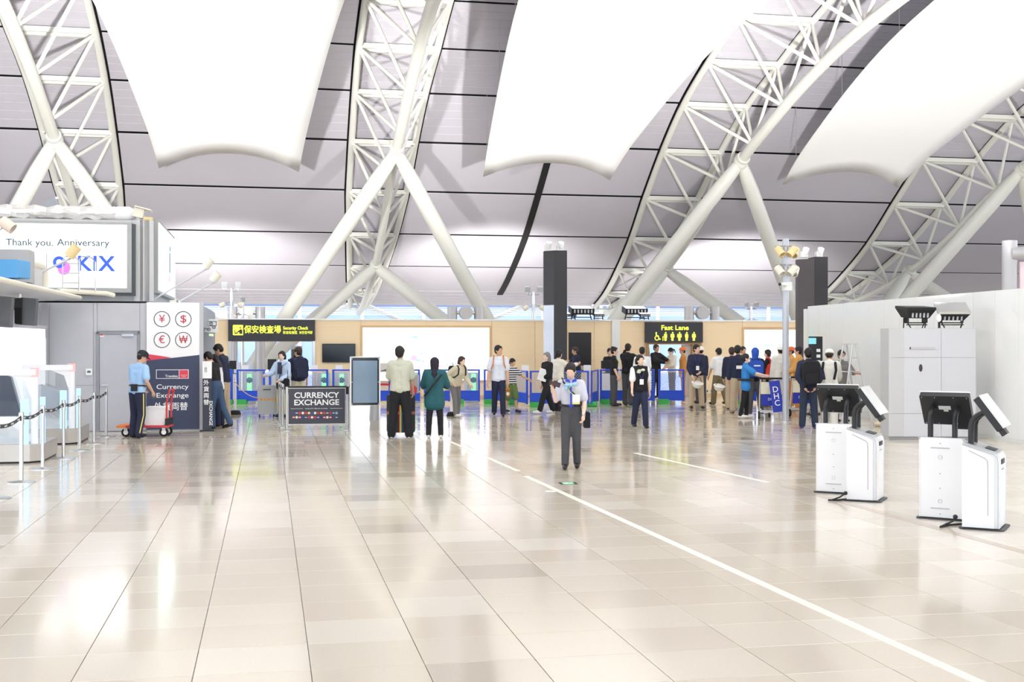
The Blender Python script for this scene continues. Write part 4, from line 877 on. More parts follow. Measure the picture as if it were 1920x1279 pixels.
MB().box((.02, -.05, zt2 - 1.16), (.2, .2, .2)).build('control_box', white, LP); MB().cyl((-.03, -.15, zt2 - 1.12), (-.2, -.3, zt2 - 1.12), .045, n=12).build('camera_tube', white, LP); MB().cyl((-.2, -.3, zt2 - 1.12), (-.21, -.31, zt2 - 1.12), .04, n=12).build('camera_lens', kd, LP)
# ------------------------------------------------------------------ stepladder and bag at the hoarding
SL = thing('stepladder', 'aluminium stepladder standing by the white hoarding', 'stepladder', G(1593, 800), R(-70)); al = M('aluminium', (206, 208, 208), .35, .7); hL = 1.88
for sd in (-1, 1):
    MB().path([(sd * .28, -.42, 0), (sd * .17, -.04, hL)], .022, 6).build('front_rail', al, SL); MB().path([(sd * .28, .42, 0), (sd * .17, .04, hL)], .02, 6).build('rear_rail', al, SL)
MB().box((0, 0, hL), (.36, .14, .03)).build('top_cap', al, SL)
for k in range(1, 6):
    u = k / 6; MB().box((0, -.42 + .38 * u, hL * u), (2 * (.28 - .11 * u), .07, .025)).build('tread', al, SL); MB().box((0, .42 - .38 * u, hL * u), (2 * (.28 - .11 * u), .04, .02)).build('rear_tread', al, SL)
T = thing('cloth_bag', 'crumpled beige cloth bag lying at the foot of the hoarding', 'bag', G(1656, 800), 0); mb = MB(); mb.sph((0, 0, .06), (.22, .14, .07), 16, 8); mb.sph((-.12, -.05, .05), (.12, .1, .06), 12, 6); mb.sph((.12, .0, .07), (.1, .12, .07), 12, 6); o = mb.build('sack', M('canvas', (226, 212, 186), .8, bump=.6, scale=30), T); 
for v in o.data.vertices: v.co += Vector((random.uniform(-.012, .012), random.uniform(-.012, .012), random.uniform(-.008, .012) if v.co.z > .02 else 0))
T2 = thing('tool_case', 'dark cased instrument with teal display on a stand right of the orange worker', 'instrument', P(1529, 700, 32.6) * 1.0, 0); T2.location.z = 0
MB().box((0, 0, 1.62), (.34, .14, .9)).build('case', kd, T2); MB().box((-.1, -.075, 1.95), (.2, .01, .16)).build('teal_display', M('teal_glow', (120, 190, 200), .3, emit=.4), T2); MB().cyl((0, 0, 0), (0, 0, 1.2), .03, n=8).build('stand', kd, T2); MB().box((0, 0, .02), (.5, .4, .04)).build('foot', kd, T2); MB().cyl((-.1, 0, 2.07), (-.08, 0, 2.25), .012, n=6).build('antenna', M('teal_glow', (120, 190, 200), .3, emit=.4), T2)
for z in (1.4, 1.55, 1.7): MB().box((.06, -.075, z), (.1, .008, .08)).build('panel_label', wht, T2)
# ------------------------------------------------------------------ baggage trolleys
tr_m = M('trolley_steel', (208, 208, 210), .3, .6); dhc = M('advert_blue', (44, 60, 180), .4); crm = M('trolley_cream', (236, 230, 206), .5)
def trolley(label, loc, rz, ad):
    T = thing('baggage_trolley', label, 'trolley', loc, rz, 'baggage trolleys')
    for sd in (-1, 1):
        MB().path([(sd * .3, -.1, .12), (sd * .3, -.2, .5), (sd * .28, -.28, 1.0)], .018, 8).build('upright', tr_m, T); MB().path([(sd * .3, -.1, .14), (sd * .26, .8, .16), (sd * .2, .84, .2)], .018, 8).build('base_rail', tr_m, T)
        w_ = MB(); w_.cyl((sd * .31 - .02, -.12, .1), (sd * .31 + .02, -.12, .1), .1, n=18); w_.build('rear_wheel', rubber, T); MB().cyl((sd * .31 - .025, -.12, .1), (sd * .31 + .025, -.12, .1), .045, n=12).build('hub', tr_m, T)
    MB().cyl((-.02, .72, .06), (.02, .72, .06), .06, n=14).build('front_wheel', rubber, T)
    for k in range(5): MB().box((0, -.05 + k * .2, .17), (.56, .05, .015)).build('deck_slat', tr_m, T)
    MB().cyl((-.34, -.3, 1.02), (.34, -.3, 1.02), .024, n=10).build('handle', rubber, T); MB().path([(-.28, -.3, .98), (-.26, .0, 1.02), (.26, .0, 1.02), (.28, -.3, .98)], .014, 6).build('basket_rim', tr_m, T)
    for k in range(6): MB().cyl((-.25 + .1 * k, -.25, .8), (-.25 + .1 * k, .0, 1.02), .006, n=5).build('basket_wire', tr_m, T)
    b1 = MB().box((0, -.25, .78), (.54, .02, .3), mat=Matrix.Rotation(R(8), 3, 'X')).build('rear_board', crm, T)
    pa = MB().box((0, -.262, .84), (.4, .012, .14), mat=Matrix.Rotation(R(8), 3, 'X')).build('advert_panel', dhc, T); text('DHC', .11, wht, T, (0, -.272, .84), (R(98), 0, 0), bold=.01)
    MB().box((0, -.2, .48), (.5, .02, .28), mat=Matrix.Rotation(R(8), 3, 'X')).build('advert_panel', dhc, T); text('DHC', .09, wht, T, (0, -.214, .5), (R(98), 0, 0))
    if ad:
        sb = MB().box((.1, -.36, .58), (.26, .02, .78), mat=Matrix.Rotation(R(-8), 3, 'Y')).build('advert_side_board', dhc, T); text('D\nH\nC', .2, wht, T, (.1, -.374, .58), (R(90), R(-8), 0), bold=.008, line=.85)
    return T
trolley('baggage trolley with a tall blue DHC board beside the grey spotlight pole', G(1446, 786), R(-8), True)
trolley('baggage trolley with DHC panels behind the grey spotlight pole', G(1497, 781), R(12), False)
# ------------------------------------------------------------------ currency banner, display, bollards
BN = Pl(*G(594, 807).xy); bn = sign_thing('banner_stand', 'dark banner reading CURRENCY EXCHANGE between two chrome posts', 'banner', BN)
r = BN.r(541, 729, 647, 795); panel(bn, 'border', white, (r[0] - .012, r[1] - .02, r[2] + .012, r[3] + .012), -.012, .012); bf = M('banner_face', (72, 74, 84), .5, var=.04, scale=1); panel(bn, 'face', bf, r, -.018, -.01)
wtext(bn, BN, 'CURRENCY', 593.5, 742, 10.5, wht, 84, y=-.021, bold=.022); wtext(bn, BN, 'EXCHANGE', 593.5, 755.5, 10.5, wht, 84, y=-.021, bold=.022); wtext(bn, BN, 'Variety of 31 different currencies', 593, 766.5, 2.2, wht, 42, y=-.021)
for a_, b_ in ((545, 568), (619, 642)): MB().box(((BN.s(a_) + BN.s(b_)) / 2, -.02, BN.z(590, 766.5)), (BN.s(b_) - BN.s(a_), .003, .006)).build('rule', wht, bn, 0)
fl_c = [(60, 70, 150), (40, 60, 130), (220, 60, 60), (240, 240, 240), (210, 60, 60), (240, 200, 120), (70, 80, 150), (230, 230, 230), (200, 50, 60), (210, 140, 70), (220, 50, 60), (60, 90, 160), (180, 60, 70), (60, 70, 140), (150, 190, 220)]
for rr_, py in ((0, 775), (1, 783)):
    for k in range(15):
        c = fl_c[(k * (3 if rr_ else 1) + rr_ * 4) % 15]; px = 550.5 + k * 5.75
        disc(bn, 'flag_disc', M('flag_%d_%d_%d' % c, c, .5, var=0), (BN.s(px), BN.z(px, py)), .028, -.021, -.017, 12); 
        if (k + rr_) % 2: MB().box((BN.s(px), -.0215, BN.z(px, py)), (.045, .002, .014)).build('flag_bar', wht, bn, 0)
for px in (538, 651):
    x = BN.s(px); MB().cyl((x, 0, .01), (x, 0, .93), .026, n=14).build('post', chrome, bn); MB().lathe([(.18, 0), (.18, .008), (.04, .02)], (x, 0, 0), 24).build('base', chrome, bn); MB().lathe([(.034, .78), (.034, .94), (.02, .95)], (x, 0, 0), 14).build('head', dark if px > 600 else chrome, bn)
for k, (px, py) in enumerate(((530, 801), (527, 797), (524, 793), (652, 800), (655, 795), (659, 791))):
    stanchion(G(px, py), 'chrome stanchion behind the CURRENCY EXCHANGE banner, %s, %s in line' % ('left end' if k < 3 else 'right end', ('first', 'second', 'third')[k % 3]), 'stanchions around the currency banner')
belt(G(530, 801), G(652, 800), 'dark belt stretched just behind the CURRENCY EXCHANGE banner', .0); belt(G(659, 791), G(770, 792), 'red belt running behind the digital display and the man in sage', .0, mat=M('belt_red', (196, 40, 60), .6)); stanchion(G(770, 792), 'chrome stanchion right of the rainbow strapped suitcase', 'stanchions around the currency banner')
DD = Pl(*G(685, 808).xy); dd = sign_thing('digital_display', 'upright digital display with a bluish screen and mirrored foot panel', 'digital display', DD); r = DD.r(656, 669, 713, 808); r = (r[0], 0, r[2], r[3])
frw = M('display_frame', (238, 240, 240), .3); scr = M('screen_blue', (126, 150, 172), .12, var=.25, scale=1.2)
for q in ((r[0], 0, r[0] + .03, r[3]), (r[2] - .03, 0, r[2], r[3]), (r[0], r[3] - .025, r[2], r[3])): panel(dd, 'frame_bar', frw, q, -.04, .06)
zs0 = DD.z(685, 760); sb_ = panel(dd, 'bezel', M('bezel_black', (38, 44, 50), .2), (r[0] + .03, zs0, r[2] - .03, r[3] - .025), -.03, .04); panel(dd, 'screen', scr, (r[0] + .065, zs0 + .05, r[2] - .065, r[3] - .09), -.034, -.028)
panel(dd, 'mirror_panel', M('mirror', (236, 238, 240), .06, .6), (r[0] + .03, .0, r[2] - .03, zs0 - .012), -.02, .02); panel(dd, 'grey_block', M('grey_block', (168, 164, 160), .3), (DD.s(694), .0, r[2] - .03, DD.z(700, 789)), -.024, -.018)
for x in (r[0] + .045, r[2] - .045):
    for z in (zs0 + .02, zs0 + .5, r[3] - .05): MB().cyl((x, -.03, z), (x, -.036, z), .008, n=8).build('screw', wht, sb_)
pb = thing('notice_board', 'small grey printed board standing behind the man in sage', 'notice', (fpt(740)[0], 37.2, 0), GA); MB().box((0, 0, .6), (.03, .03, 1.2)).build('stem', chrome, pb); MB().prism(rrect(-.55, 1.0, .45, 1.28, .02), -.02, .02).build('sheet', M('board_grey', (212, 208, 204), .5), pb); MB().prism([(-.4, 1.04), (-.1, 1.12), (.1, 1.04)], -.026, -.019).build('printed_shape', M('print_dark', (90, 88, 88), .6), pb)
def bollard(label, p):
    T = thing('chain_bollard', label, 'bollard', p, 0, 'white bollards with chain'); MB().lathe([(.15, 0), (.15, .03), (.12, .1), (.05, .12)], n=24).build('base', rubber, T); MB().lathe([(.05, .1), (.032, .16), (.03, .8), (.035, .86), (.035, .9), (.015, .93)], n=16).build('post', wht, T); MB().sph((0, 0, .95), .035).build('cap', wht, T); MB().cyl((0, 0, .84), (0, 0, .86), .038, n=16).build('chain_ring', M('chain_red', (236, 170, 150), .5), T)
b1, b2 = G(441, 778), G(848, 781)
bollard('white chain bollard left of the hard grey suitcase', b1); bollard('white chain bollard beside the bending woman in a beige jacket', b2)
chn = M('chain_yellow', (246, 214, 130), .5)
def chain(label, p, q, sag):
    T = thing('barrier_chain', label, 'chain', p, 0, 'yellow barrier chains'); p, q = Vector(p), Vector(q); n_ = 26
    pts = [(q - p) * (k / n_) + Vector((0, 0, .85 - sag * 4 * (k / n_) * (1 - k / n_))) for k in range(n_ + 1)]; MB().path(pts, [.009 if k % 2 else .014 for k in range(n_ + 1)], 6).build('links', chn, T)
chain('yellow chain hanging right from the left white bollard', b1, G(530, 779), .4); chain('yellow chain hanging left from the right white bollard', b2, G(770, 783), .3)
# ------------------------------------------------------------------ luggage and platform truck
def suitcase(name, label, loc, rz, w_, d_, h_, mat, strap_m, handle=True, ribs=True):
    T = thing(name, label, 'suitcase', loc, rz); MB().prism(rrect(-w_ / 2, .07, w_ / 2, .07 + h_, .05), -d_ / 2, d_ / 2).build('shell', mat, T)
    for sx in (-1, 1):
        for sy in (-1, 1): MB().cyl((sx * (w_ / 2 - .05) - .012, sy * (d_ / 2 - .05), .035), (sx * (w_ / 2 - .05) + .012, sy * (d_ / 2 - .05), .035), .035, n=12).build('wheel', rubber, T)
    if ribs:
        for k in range(5): MB().box((-w_ / 2 + w_ * (k + .5) / 5, -d_ / 2 - .003, .07 + h_ / 2), (w_ * .06, .008, h_ * .86)).build('rib', mat, T)
    MB().prism(rrect(-w_ / 2 - .004, .07 + h_ * .48, w_ / 2 + .004, .07 + h_ * .56, .01), -d_ / 2 - .006, d_ / 2 + .006).build('strap', strap_m, T)
    MB().path([(-.09, -d_ / 2 - .01, .07 + h_ * .85), (-.08, -d_ / 2 - .03, .07 + h_ * .86), (.08, -d_ / 2 - .03, .07 + h_ * .86), (.09, -d_ / 2 - .01, .07 + h_ * .85)], .011, 6).build('side_handle', kd, T)
    if handle: MB().path([(-.12, d_ / 4, .07 + h_), (-.12, d_ / 4, h_ + .42), (.12, d_ / 4, h_ + .42), (.12, d_ / 4, .07 + h_)], .011, 6).build('pull_handle', chrome, T)
    return T
sc1 = suitcase('hard_suitcase', 'hard grey suitcase with an orange strap beside the woman in light blue', G(500, 782), R(14), .46, .3, .74, M('case_grey', (172, 174, 174), .35, .2), M('strap_orange', (226, 160, 80), .6))
sc2 = suitcase('large_suitcase', 'large black suitcase with tan and rainbow straps in front of the man in sage', G(751, 818) + Vector((0, .12, 0)), R(4), .58, .34, .78, M('case_black', (46, 46, 50), .5), M('strap_tan', (166, 112, 72), .6), False, False)
for q, c in enumerate(((200, 60, 60), (230, 160, 60), (235, 225, 90), (90, 170, 90), (70, 90, 180))): MB().box((-.03 + q * .013, -.19, .47), (.013, .008, .8)).build('rainbow_stripe', M('rainbow_%d' % q, c, .6), sc2, 0)
T = thing('shopping_bag', 'silver and red printed bag standing on the black suitcase', 'bag', sc2.location + Vector((.2, .05, .87)), R(-10)); MB().box((0, 0, .19), (.3, .18, .38)).build('bag_body', M('bag_silver', (196, 196, 198), .35, .4), T); MB().prism([(-.15, .0), (.15, .0), (.15, .12), (.05, .2)], -.094, -.09).build('red_print', red, T); MB().path([(-.08, 0, .38), (-.05, 0, .5), (.05, 0, .5), (.08, 0, .38)], .008, 5).build('bag_handle', kd, T)
pt = thing('platform_trolley', 'red and orange platform hand truck behind the porter', 'trolley', G(276, 818), R(4)); rm_ = M('truck_red', (214, 66, 70), .45)
MB().prism(rrect(-.52, -.28, .48, .28, .05), .19, .23, 'xy').build('platform', rm_, pt); MB().prism(rrect(-.56, -.29, -.35, .29, .05), .185, .235, 'xy').build('bumper', M('truck_orange', (236, 140, 70), .5), pt)
for sx in (-.38, .38):
    for sy in (-.2, .2): MB().cyl((sx, sy - .02, .09), (sx, sy + .02, .09), .09, n=18).build('wheel', rubber, pt); MB().cyl((sx, sy - .025, .09), (sx, sy + .025, .09), .05, n=14).build('hub', wht, pt); MB().box((sx, sy, .155), (.07, .07, .05)).build('caster_fork', chrome, pt)
MB().path([(.44, -.22, .22), (.44, -.22, .7), (.5, -.22, .95), (.5, .22, .95), (.44, .22, .7), (.44, .22, .22)], .02, 8).build('push_handle', rm_, pt); MB().box((.44, 0, .3), (.06, .5, .14)).build('hinge_block', kd, pt)
T = thing('white_bin', 'white plastic box standing on the red platform truck', 'box', pt.location + Vector((.2, .0, .232)), R(4)); MB().prism(rrect(-.2, 0, .2, .36, .03), -.18, .18).build('tub', wht, T); MB().prism(rrect(-.21, .34, .21, .375, .015), -.19, .19).build('lid', wht, T)
# ------------------------------------------------------------------ people
skin_m = [M('skin_%d' % k, c, .55, var=.03, scale=12) for k, c in enumerate(((232, 190, 164), (216, 170, 140), (240, 204, 182), (196, 150, 122)))]
eye_m = M('eye_dark', (34, 28, 26), .3); lip_m = M('lip', (196, 118, 110), .5)
def cloth(n, c, r=.85): return M('cloth_' + n, c, r, var=.09, scale=7, bump=.25)
hair_b = M('hair_black', (30, 26, 26), .5, var=.2, scale=20, stretch=(6, 6, 1)); hair_g = M('hair_grey', (132, 130, 130), .5, var=.2, scale=20); hair_br = M('hair_brown', (62, 46, 40), .5, var=.2, scale=20)
LAST = [None]; FIN = []                                                         # meshes to be finished after one evaluation
def remesh(name, mb, mat, parent, vox, sm=4, extra=None):
    o = link(name, mb.mesh(name, mat, 0), parent); m = o.modifiers.new('r', 'REMESH'); m.mode = 'VOXEL'; m.voxel_size = vox; m.use_smooth_shade = True
    if sm: s_ = o.modifiers.new('s', 'SMOOTH'); s_.factor = .5; s_.iterations = sm
    FIN.append((o, extra)); return o
def ldir(fw, out, sd): fw, out = R(fw), R(out); return Vector((sd * math.sin(out), -math.sin(fw) * math.cos(out), -math.cos(fw) * math.cos(out)))
def person(label, px, py, H, face, top_=None, bottom=None, hair='short', hm=None, sk=0, lean=0, side=0, head=(0, 0), armL=(5, 8, 12, 4), armR=(5, 8, 12, 4), legL=(2, 3, -2, 1), legR=(-2, 3, -4, 1),
           shoe=None, build=1.0, vest=None, wear=(), vox=.015, group='people in the hall', curl=35, hand_dir=None, loc=None, turn=0):
    p = loc if loc is not None else G(px, py); T = thing('person', label, 'person', p, R(face), group); s = H; B = build * s
    def V(x, y, z): return Vector((x * s, y * s, z * s))
    hip = V(0, 0, .515); rot = Matrix.Rotation(R(lean), 3, 'X') @ Matrix.Rotation(R(side), 3, 'Y')      # positive lean bends toward -Y (forward)
    rot = Matrix.Rotation(R(lean), 3, 'X') @ Matrix.Rotation(R(side), 3, 'Y')
    def tp(x, y, z): return hip + rot @ (V(x, y, z) - hip)
    tz = Matrix.Rotation(R(turn), 3, 'Z')
    legs = {}; low = 1e9
    for nm, sd, a in (('L', 1, legL), ('R', -1, legR)):
        h0 = V(sd * .044, 0, .505); k = h0 + ldir(a[0], a[1], sd) * .245 * s; an = k + ldir(a[2], a[3], sd) * .225 * s; legs[nm] = (h0, k, an); low = min(low, an.z)
    dz = Vector((0, 0, .048 * s - low))
    hip = hip + dz; base_hip = V(0, 0, .515)
    def tp(x, y, z): return hip + rot @ (V(x, y, z) - base_hip)
    legs = {k: tuple(q + dz for q in v) for k, v in legs.items()}
    arms = {}
    for nm, sd, a in (('L', 1, armL), ('R', -1, armR)):
        sh = tp(sd * .098, 0, .803); e = sh + rot @ (ldir(a[0], a[1], sd) * .172 * s); wv = rot @ ldir(a[2], a[3], sd); wr = e + wv * .15 * s; arms[nm] = (sh, e, wr, wv, sd)
    # torso capsules
    def torso(mb, inf, z_low=.50, z_sh=True, belly=.0, shoulder=.115):
        i = inf * s
        for sd in (-1, 1):
            if z_low < .58: mb.caps(tp(sd * .042, 0, max(z_low, .53)), .055 * B + i, tp(sd * .034, 0, .62), .05 * B + i)
            mb.caps(tp(sd * .034, 0, .62), .05 * B + i, tp(sd * .048, -.004, .74), .055 * B + i)
            mb.caps(tp(sd * .048, -.004, .74), .053 * B + i, tp(sd * (shoulder - .022), .004, .806), .03 * B + i)
        mb.caps(tp(-.034, 0, .62), .05 * B + i, tp(.034, 0, .62), .05 * B + i); mb.caps(tp(-.042, -.006, .74), .055 * B + i, tp(.042, -.006, .74), .055 * B + i)
        if z_low < .58: mb.caps(tp(-.036, 0, .54), .055 * B + i, tp(.036, 0, .54), .055 * B + i)
        mb.caps(tp(-.08, .004, .806), .03 * B + i, tp(.08, .004, .806), .03 * B + i)
        mb.caps(tp(0, 0, .80), .04 * B + i, tp(0, -.002, .832), .031 * B + i)
    body = MB(); torso(body, 0); nk = tp(0, 0, .82); ht = tp(0, -.012, .875)
    body.caps(nk, .036 * s, ht, .031 * s)
    hr = rot @ Matrix.Rotation(R(head[0]), 3, 'Z') @ Matrix.Rotation(R(head[1]), 3, 'X')      # head = (turn to own left, bow forward)
    if abs(lean) > 25: hr = Matrix.Rotation(R(head[0]), 3, 'Z') @ Matrix.Rotation(R(head[1]), 3, 'X')
    hk = 1.07
    def hp_(x, y, z): return ht + hr @ V(x * hk, y * hk, z * hk)
    body.sph(hp_(0, .004, .066), (.047 * s, .058 * s, .059 * s), 16, 10, 0, hr); body.sph(hp_(0, -.014, .028), (.038 * s, .041 * s, .045 * s), 14, 8, 0, hr); body.sph(hp_(0, -.03, .008), (.019 * s, .017 * s, .018 * s), 10, 6, 0, hr)
    body.caps(hp_(0, -.049, .052), .006 * s, hp_(0, -.058, .036), .0085 * s, 8)
    for sd in (-1, 1): body.sph(hp_(sd * .044, .004, .046), (.006 * s, .011 * s, .017 * s), 8, 6, 0, hr)
    for nm, (sh, e, wr, wv, sd) in arms.items():
        body.caps(sh, .028 * B, e, .023 * B); body.caps(e, .0235 * B, e + (wr - e) * .35, .0235 * B); body.caps(e + (wr - e) * .35, .0235 * B, wr, .016 * B)
        body.caps(wr, .0165 * s, wr + wv * .04 * s, .019 * s)
    for nm, (h0, k, an) in legs.items():
        body.caps(h0, .049 * B, k, .032 * B); body.caps(k, .032 * B, k + (an - k) * .3 + Vector((0, .008 * s, 0)), .031 * B); body.caps(k + (an - k) * .3 + Vector((0, .008 * s, 0)), .031 * B, an, .02 * B)
    ex = MB()
    for nm, (sh, e, wr, wv, sd) in arms.items():                # fingers: four and a thumb, each bent
        across = wv.cross(Vector((sd, 0, 0))); across = across.normalized() if across.length > .2 else Vector((0, -1, 0)); nrm = wv.cross(across).normalized() * (1 if wv.cross(across).dot(Vector((-sd, 0, 0))) > 0 else -1)
        pb_ = wr + wv * .052 * s; c_ = R(curl)
        for f_, (o_, ln) in enumerate(((.015, .040), (.005, .045), (-.005, .042), (-.0145, .033))):
            b0 = pb_ + across * o_ * s; b1 = b0 + (wv * math.cos(c_ * .5) + nrm * math.sin(c_ * .5)) * ln * .5 * s; b2 = b1 + (wv * math.cos(c_ * 1.5) + nrm * math.sin(c_ * 1.5)) * ln * .5 * s
            ex.path([b0 - wv * .012 * s, b0, b1, b2], [.006 * s, .0056 * s, .005 * s, .0038 * s], 6)
        t0 = wr + wv * .018 * s + across * .014 * s; t1 = t0 + (wv * .7 + across * .75).normalized() * .022 * s; ex.path([t0, t1, t1 + (wv + nrm * .5).normalized() * .02 * s], [.0075 * s, .0065 * s, .0045 * s], 6)
    for sd in (-1, 1):
        ex.sph(hp_(sd * .0175, -.0465, .052), (.0075 * s, .0045 * s, .0038 * s), 8, 6, 1, hr); ex.add([hp_(sd * .008, -.0515, .062), hp_(sd * .028, -.045, .063), hp_(sd * .028, -.046, .066), hp_(sd * .008, -.0525, .0655)], [(0, 1, 2, 3)], 1)
    ex.sph(hp_(0, -.0485, .016), (.012 * s, .004 * s, .003 * s), 8, 6, 2, hr)
    sk_m = skin_m[sk]; remesh('body', body, sk_m, T, vox, 3, (ex, [sk_m, eye_m, lip_m]))
    # trousers
    if bottom:
        m_, lf_, ls = (bottom + (2.0, .012))[:3] if len(bottom) == 1 else (bottom + (.012,))[:3]
        mb = MB(); i = ls * s
        i *= .8; tk = 0 if (not top_ or (len(top_) > 2 and top_[2] >= .54)) else .006; mb.caps(tp(-.039, 0, .54), .061 * B - tk * s + i * .6, tp(.039, 0, .54), .061 * B - tk * s + i * .6); mb.caps(tp(-.037, 0, .572), .057 * B - tk * 1.3 * s + i * .6, tp(.037, 0, .572), .057 * B - tk * 1.3 * s + i * .6); mb.caps(tp(-.036, 0, .59), .053 * B - tk * 2 * s + i * .6, tp(.036, 0, .59), .053 * B - tk * 2 * s + i * .6)
        for nm, (h0, k, an) in legs.items():
            mb.caps(h0 + Vector((0, 0, .01 * s)), .05 * B + i, k if lf_ >= 1 else h0 + (k - h0) * lf_, (.034 if lf_ >= 1 else .045) * B + i)
            if lf_ > 1: mb.caps(k, .034 * B + i, k + (an - k) * (lf_ - 1), .026 * B + i * 1.2)
        remesh('trousers', mb, m_, T, max(vox, .014), 4)
    if top_:
        m_ = top_[0]; sl_ = top_[1]; hem = top_[2] if len(top_) > 2 else .53; ls = top_[3] if len(top_) > 3 else .01
        ls *= .85; mb = MB(); torso(mb, ls, .50 if hem < .54 else .6)
        if hem < .5:
            for sd in (-1, 1): mb.caps(tp(sd * .045, 0, .54), .058 * B + ls * s, tp(sd * .045, 0, hem + .06), .062 * B + ls * s)
            mb.caps(tp(-.045, 0, hem + .06), .06 * B + ls * s, tp(.045, 0, hem + .06), .06 * B + ls * s)
        for nm, (sh, e, wr, wv, sd) in arms.items():
            mb.caps(sh, .03 * B + ls * s, e if sl_ >= 1 else sh + (e - sh) * sl_, (.025 if sl_ >= 1 else .03) * B + ls * s * 1.2)
            if sl_ > 1: mb.caps(e, .025 * B + ls * s * 1.1, e + (wr - e) * (sl_ - 1), .02 * B + ls * s)
        remesh(top_[4] if len(top_) > 4 else 'shirt', mb, m_, T, max(vox, .014), 4)
    if vest: mb = MB(); torso(mb, vest[1] if len(vest) > 1 else .02, shoulder=.1); remesh('vest', mb, vest[0], T, max(vox, .014), 4)
    sm_ = shoe or M('shoe_black', (30, 30, 32), .4)
    for nm, (h0, k, an) in legs.items():
        mb = MB(); sh_ = (k - an).normalized(); fwv = Vector((0, -1, 0)); fwv = (fwv - sh_ * fwv.dot(sh_) * .55).normalized() if an.z > low + dz.z + .02 * s else fwv
        hl = an + Vector((0, .012 * s, -.022 * s)); tip = hl + fwv * .125 * s; tip.z = max(tip.z, .022 * s); hl.z = max(hl.z, .026 * s)
        mb.caps(hl, .025 * s, hl + (tip - hl) * .6, .027 * s); mb.caps(hl + (tip - hl) * .6, .026 * s, tip, .02 * s); mb.caps(an, .025 * s, hl, .025 * s)
        o = remesh('shoe', mb, sm_, T, .014, 2)
    # head gear
    hm = hm or hair_b; mb = MB(); hv = max(.011, vox * .8)
    if hair in ('short', 'long', 'bun', 'bob', 'tail', 'curly'):
        mb.sph(hp_(0, .011, .077), (.052 * s, .061 * s, .058 * s), 16, 10, 0, hr); mb.sph(hp_(0, .022, .052), (.049 * s, .047 * s, .051 * s), 14, 8, 0, hr); hair != 'bun' and mb.sph(hp_(0, -.026, .098), (.034 * s, .026 * s, .02 * s), 12, 8, 0, hr)
        for sd in (-1, 1): mb.sph(hp_(sd * .039, -.008, .074), (.012 * s, .03 * s, .03 * s), 10, 6, 0, hr)
        if hair == 'curly': [mb.sph(hp_(random.uniform(-.035, .035), random.uniform(-.02, .05), random.uniform(.08, .125)), .017 * s, 8, 6) for _ in range(14)]
        if hair in ('long', 'bob'):
            zb = -.06 if hair == 'long' else .012
            for x in (-.034, -.015, .015, .034): mb.caps(hp_(x, .03, .06), .024 * s, hp_(x * 1.05, .042, zb), .016 * s, 8)
            for sd in (-1, 1): mb.caps(hp_(sd * .043, .008, .07), .014 * s, hp_(sd * .044, .012, zb + .01), .013 * s, 8)
        if hair == 'bun': mb.sph(hp_(0, .072, .05), (.026 * s, .024 * s, .026 * s), 10, 8)
        if hair == 'tail': mb.caps(hp_(0, .062, .075), .016 * s, hp_(0, .095, .05), .015 * s, 8); mb.caps(hp_(0, .095, .05), .015 * s, hp_(0, .1, -.02), .008 * s, 8)
        remesh('hair', mb, hm, T, hv, 3)
    elif hair in ('hijab', 'hood'):
        mb.sph(hp_(0, .012, .07), (.06 * s, .069 * s, .066 * s), 16, 10, 0, hr); mb.sph(hp_(0, .016, .03), (.057 * s, .059 * s, .064 * s), 16, 10, 0, hr); mb.caps(hp_(0, .012, .02), .052 * s, tp(0, .006, .82), .056 * s)
        if hair == 'hijab': mb.caps(tp(-.045, .0, .80), .05 * s, tp(.045, .0, .80), .05 * s); mb.caps(tp(0, .03, .80), .05 * s, tp(0, .045, .74), .03 * s)
        remesh('headscarf' if hair == 'hijab' else 'hood', mb, hm, T, .013, 3)
    elif hair in ('helmet', 'cap'):
        mb.sph(hp_(0, .018, .05), (.044 * s, .044 * s, .045 * s), 14, 8, 0, hr); [mb.sph(hp_(sd * .037, .006, .06), (.01 * s, .028 * s, .026 * s), 10, 6, 0, hr) for sd in (-1, 1)]; remesh('hair', mb, hair_b, T, hv, 2)
        k_ = 1.22 if hair == 'helmet' else 1.08; c = hp_(0, .004, .068); prof = [(.056 * k_, 0), (.055 * k_, .02), (.05 * k_, .04), (.038 * k_, .056), (.02 * k_, .065), (.003, .068)]
        g = MB(); vs = []; n_ = 20
        for r_, z_ in prof:
            for j in range(n_): q = 2 * math.pi * j / n_; vs.append(c + hr @ V(r_ * .9 * math.cos(q), r_ * 1.12 * math.sin(q), z_))
        g.add(vs, [(i * n_ + j, i * n_ + (j + 1) % n_, (i + 1) * n_ + (j + 1) % n_, (i + 1) * n_ + j) for i in range(5) for j in range(n_)] + [tuple(range(n_ - 1, -1, -1)), tuple(5 * n_ + j for j in range(n_))])
        br = [(math.cos(a_) * .05 * k_, -math.sin(a_) * (.1 if hair == 'cap' else .078) * k_) for a_ in [math.pi * q / 10 for q in range(11)]]
        g.add([c + hr @ V(x, y + .006, .004) for x, y in br] + [c + hr @ V(x, y + .006, -.001) for x, y in br], [tuple(range(11)), tuple(range(21, 10, -1))] + [(i, i + 1, 12 + i, 11 + i) for i in range(10)])
        g.build('helmet' if hair == 'helmet' else 'cap', hm, T)
        if hair == 'helmet': MB().path([hp_(sd * .046, .0, .06) if abs(sd) == 1 else hp_(0, -.03, -.008) for sd in (-1, 0, 1)], .004 * s, 5).build('chin_strap', dark, T)
    LAST[0] = T
    J = dict(T=T, tp=tp, hp=hp_, arms=arms, legs=legs, s=s, H=H)
    if 'mask' in wear: MB().sph(hp_(0, -.034, .02), (.034 * s, .024 * s, .026 * s), 12, 8, 0, hr).build('face_mask', wht, T)
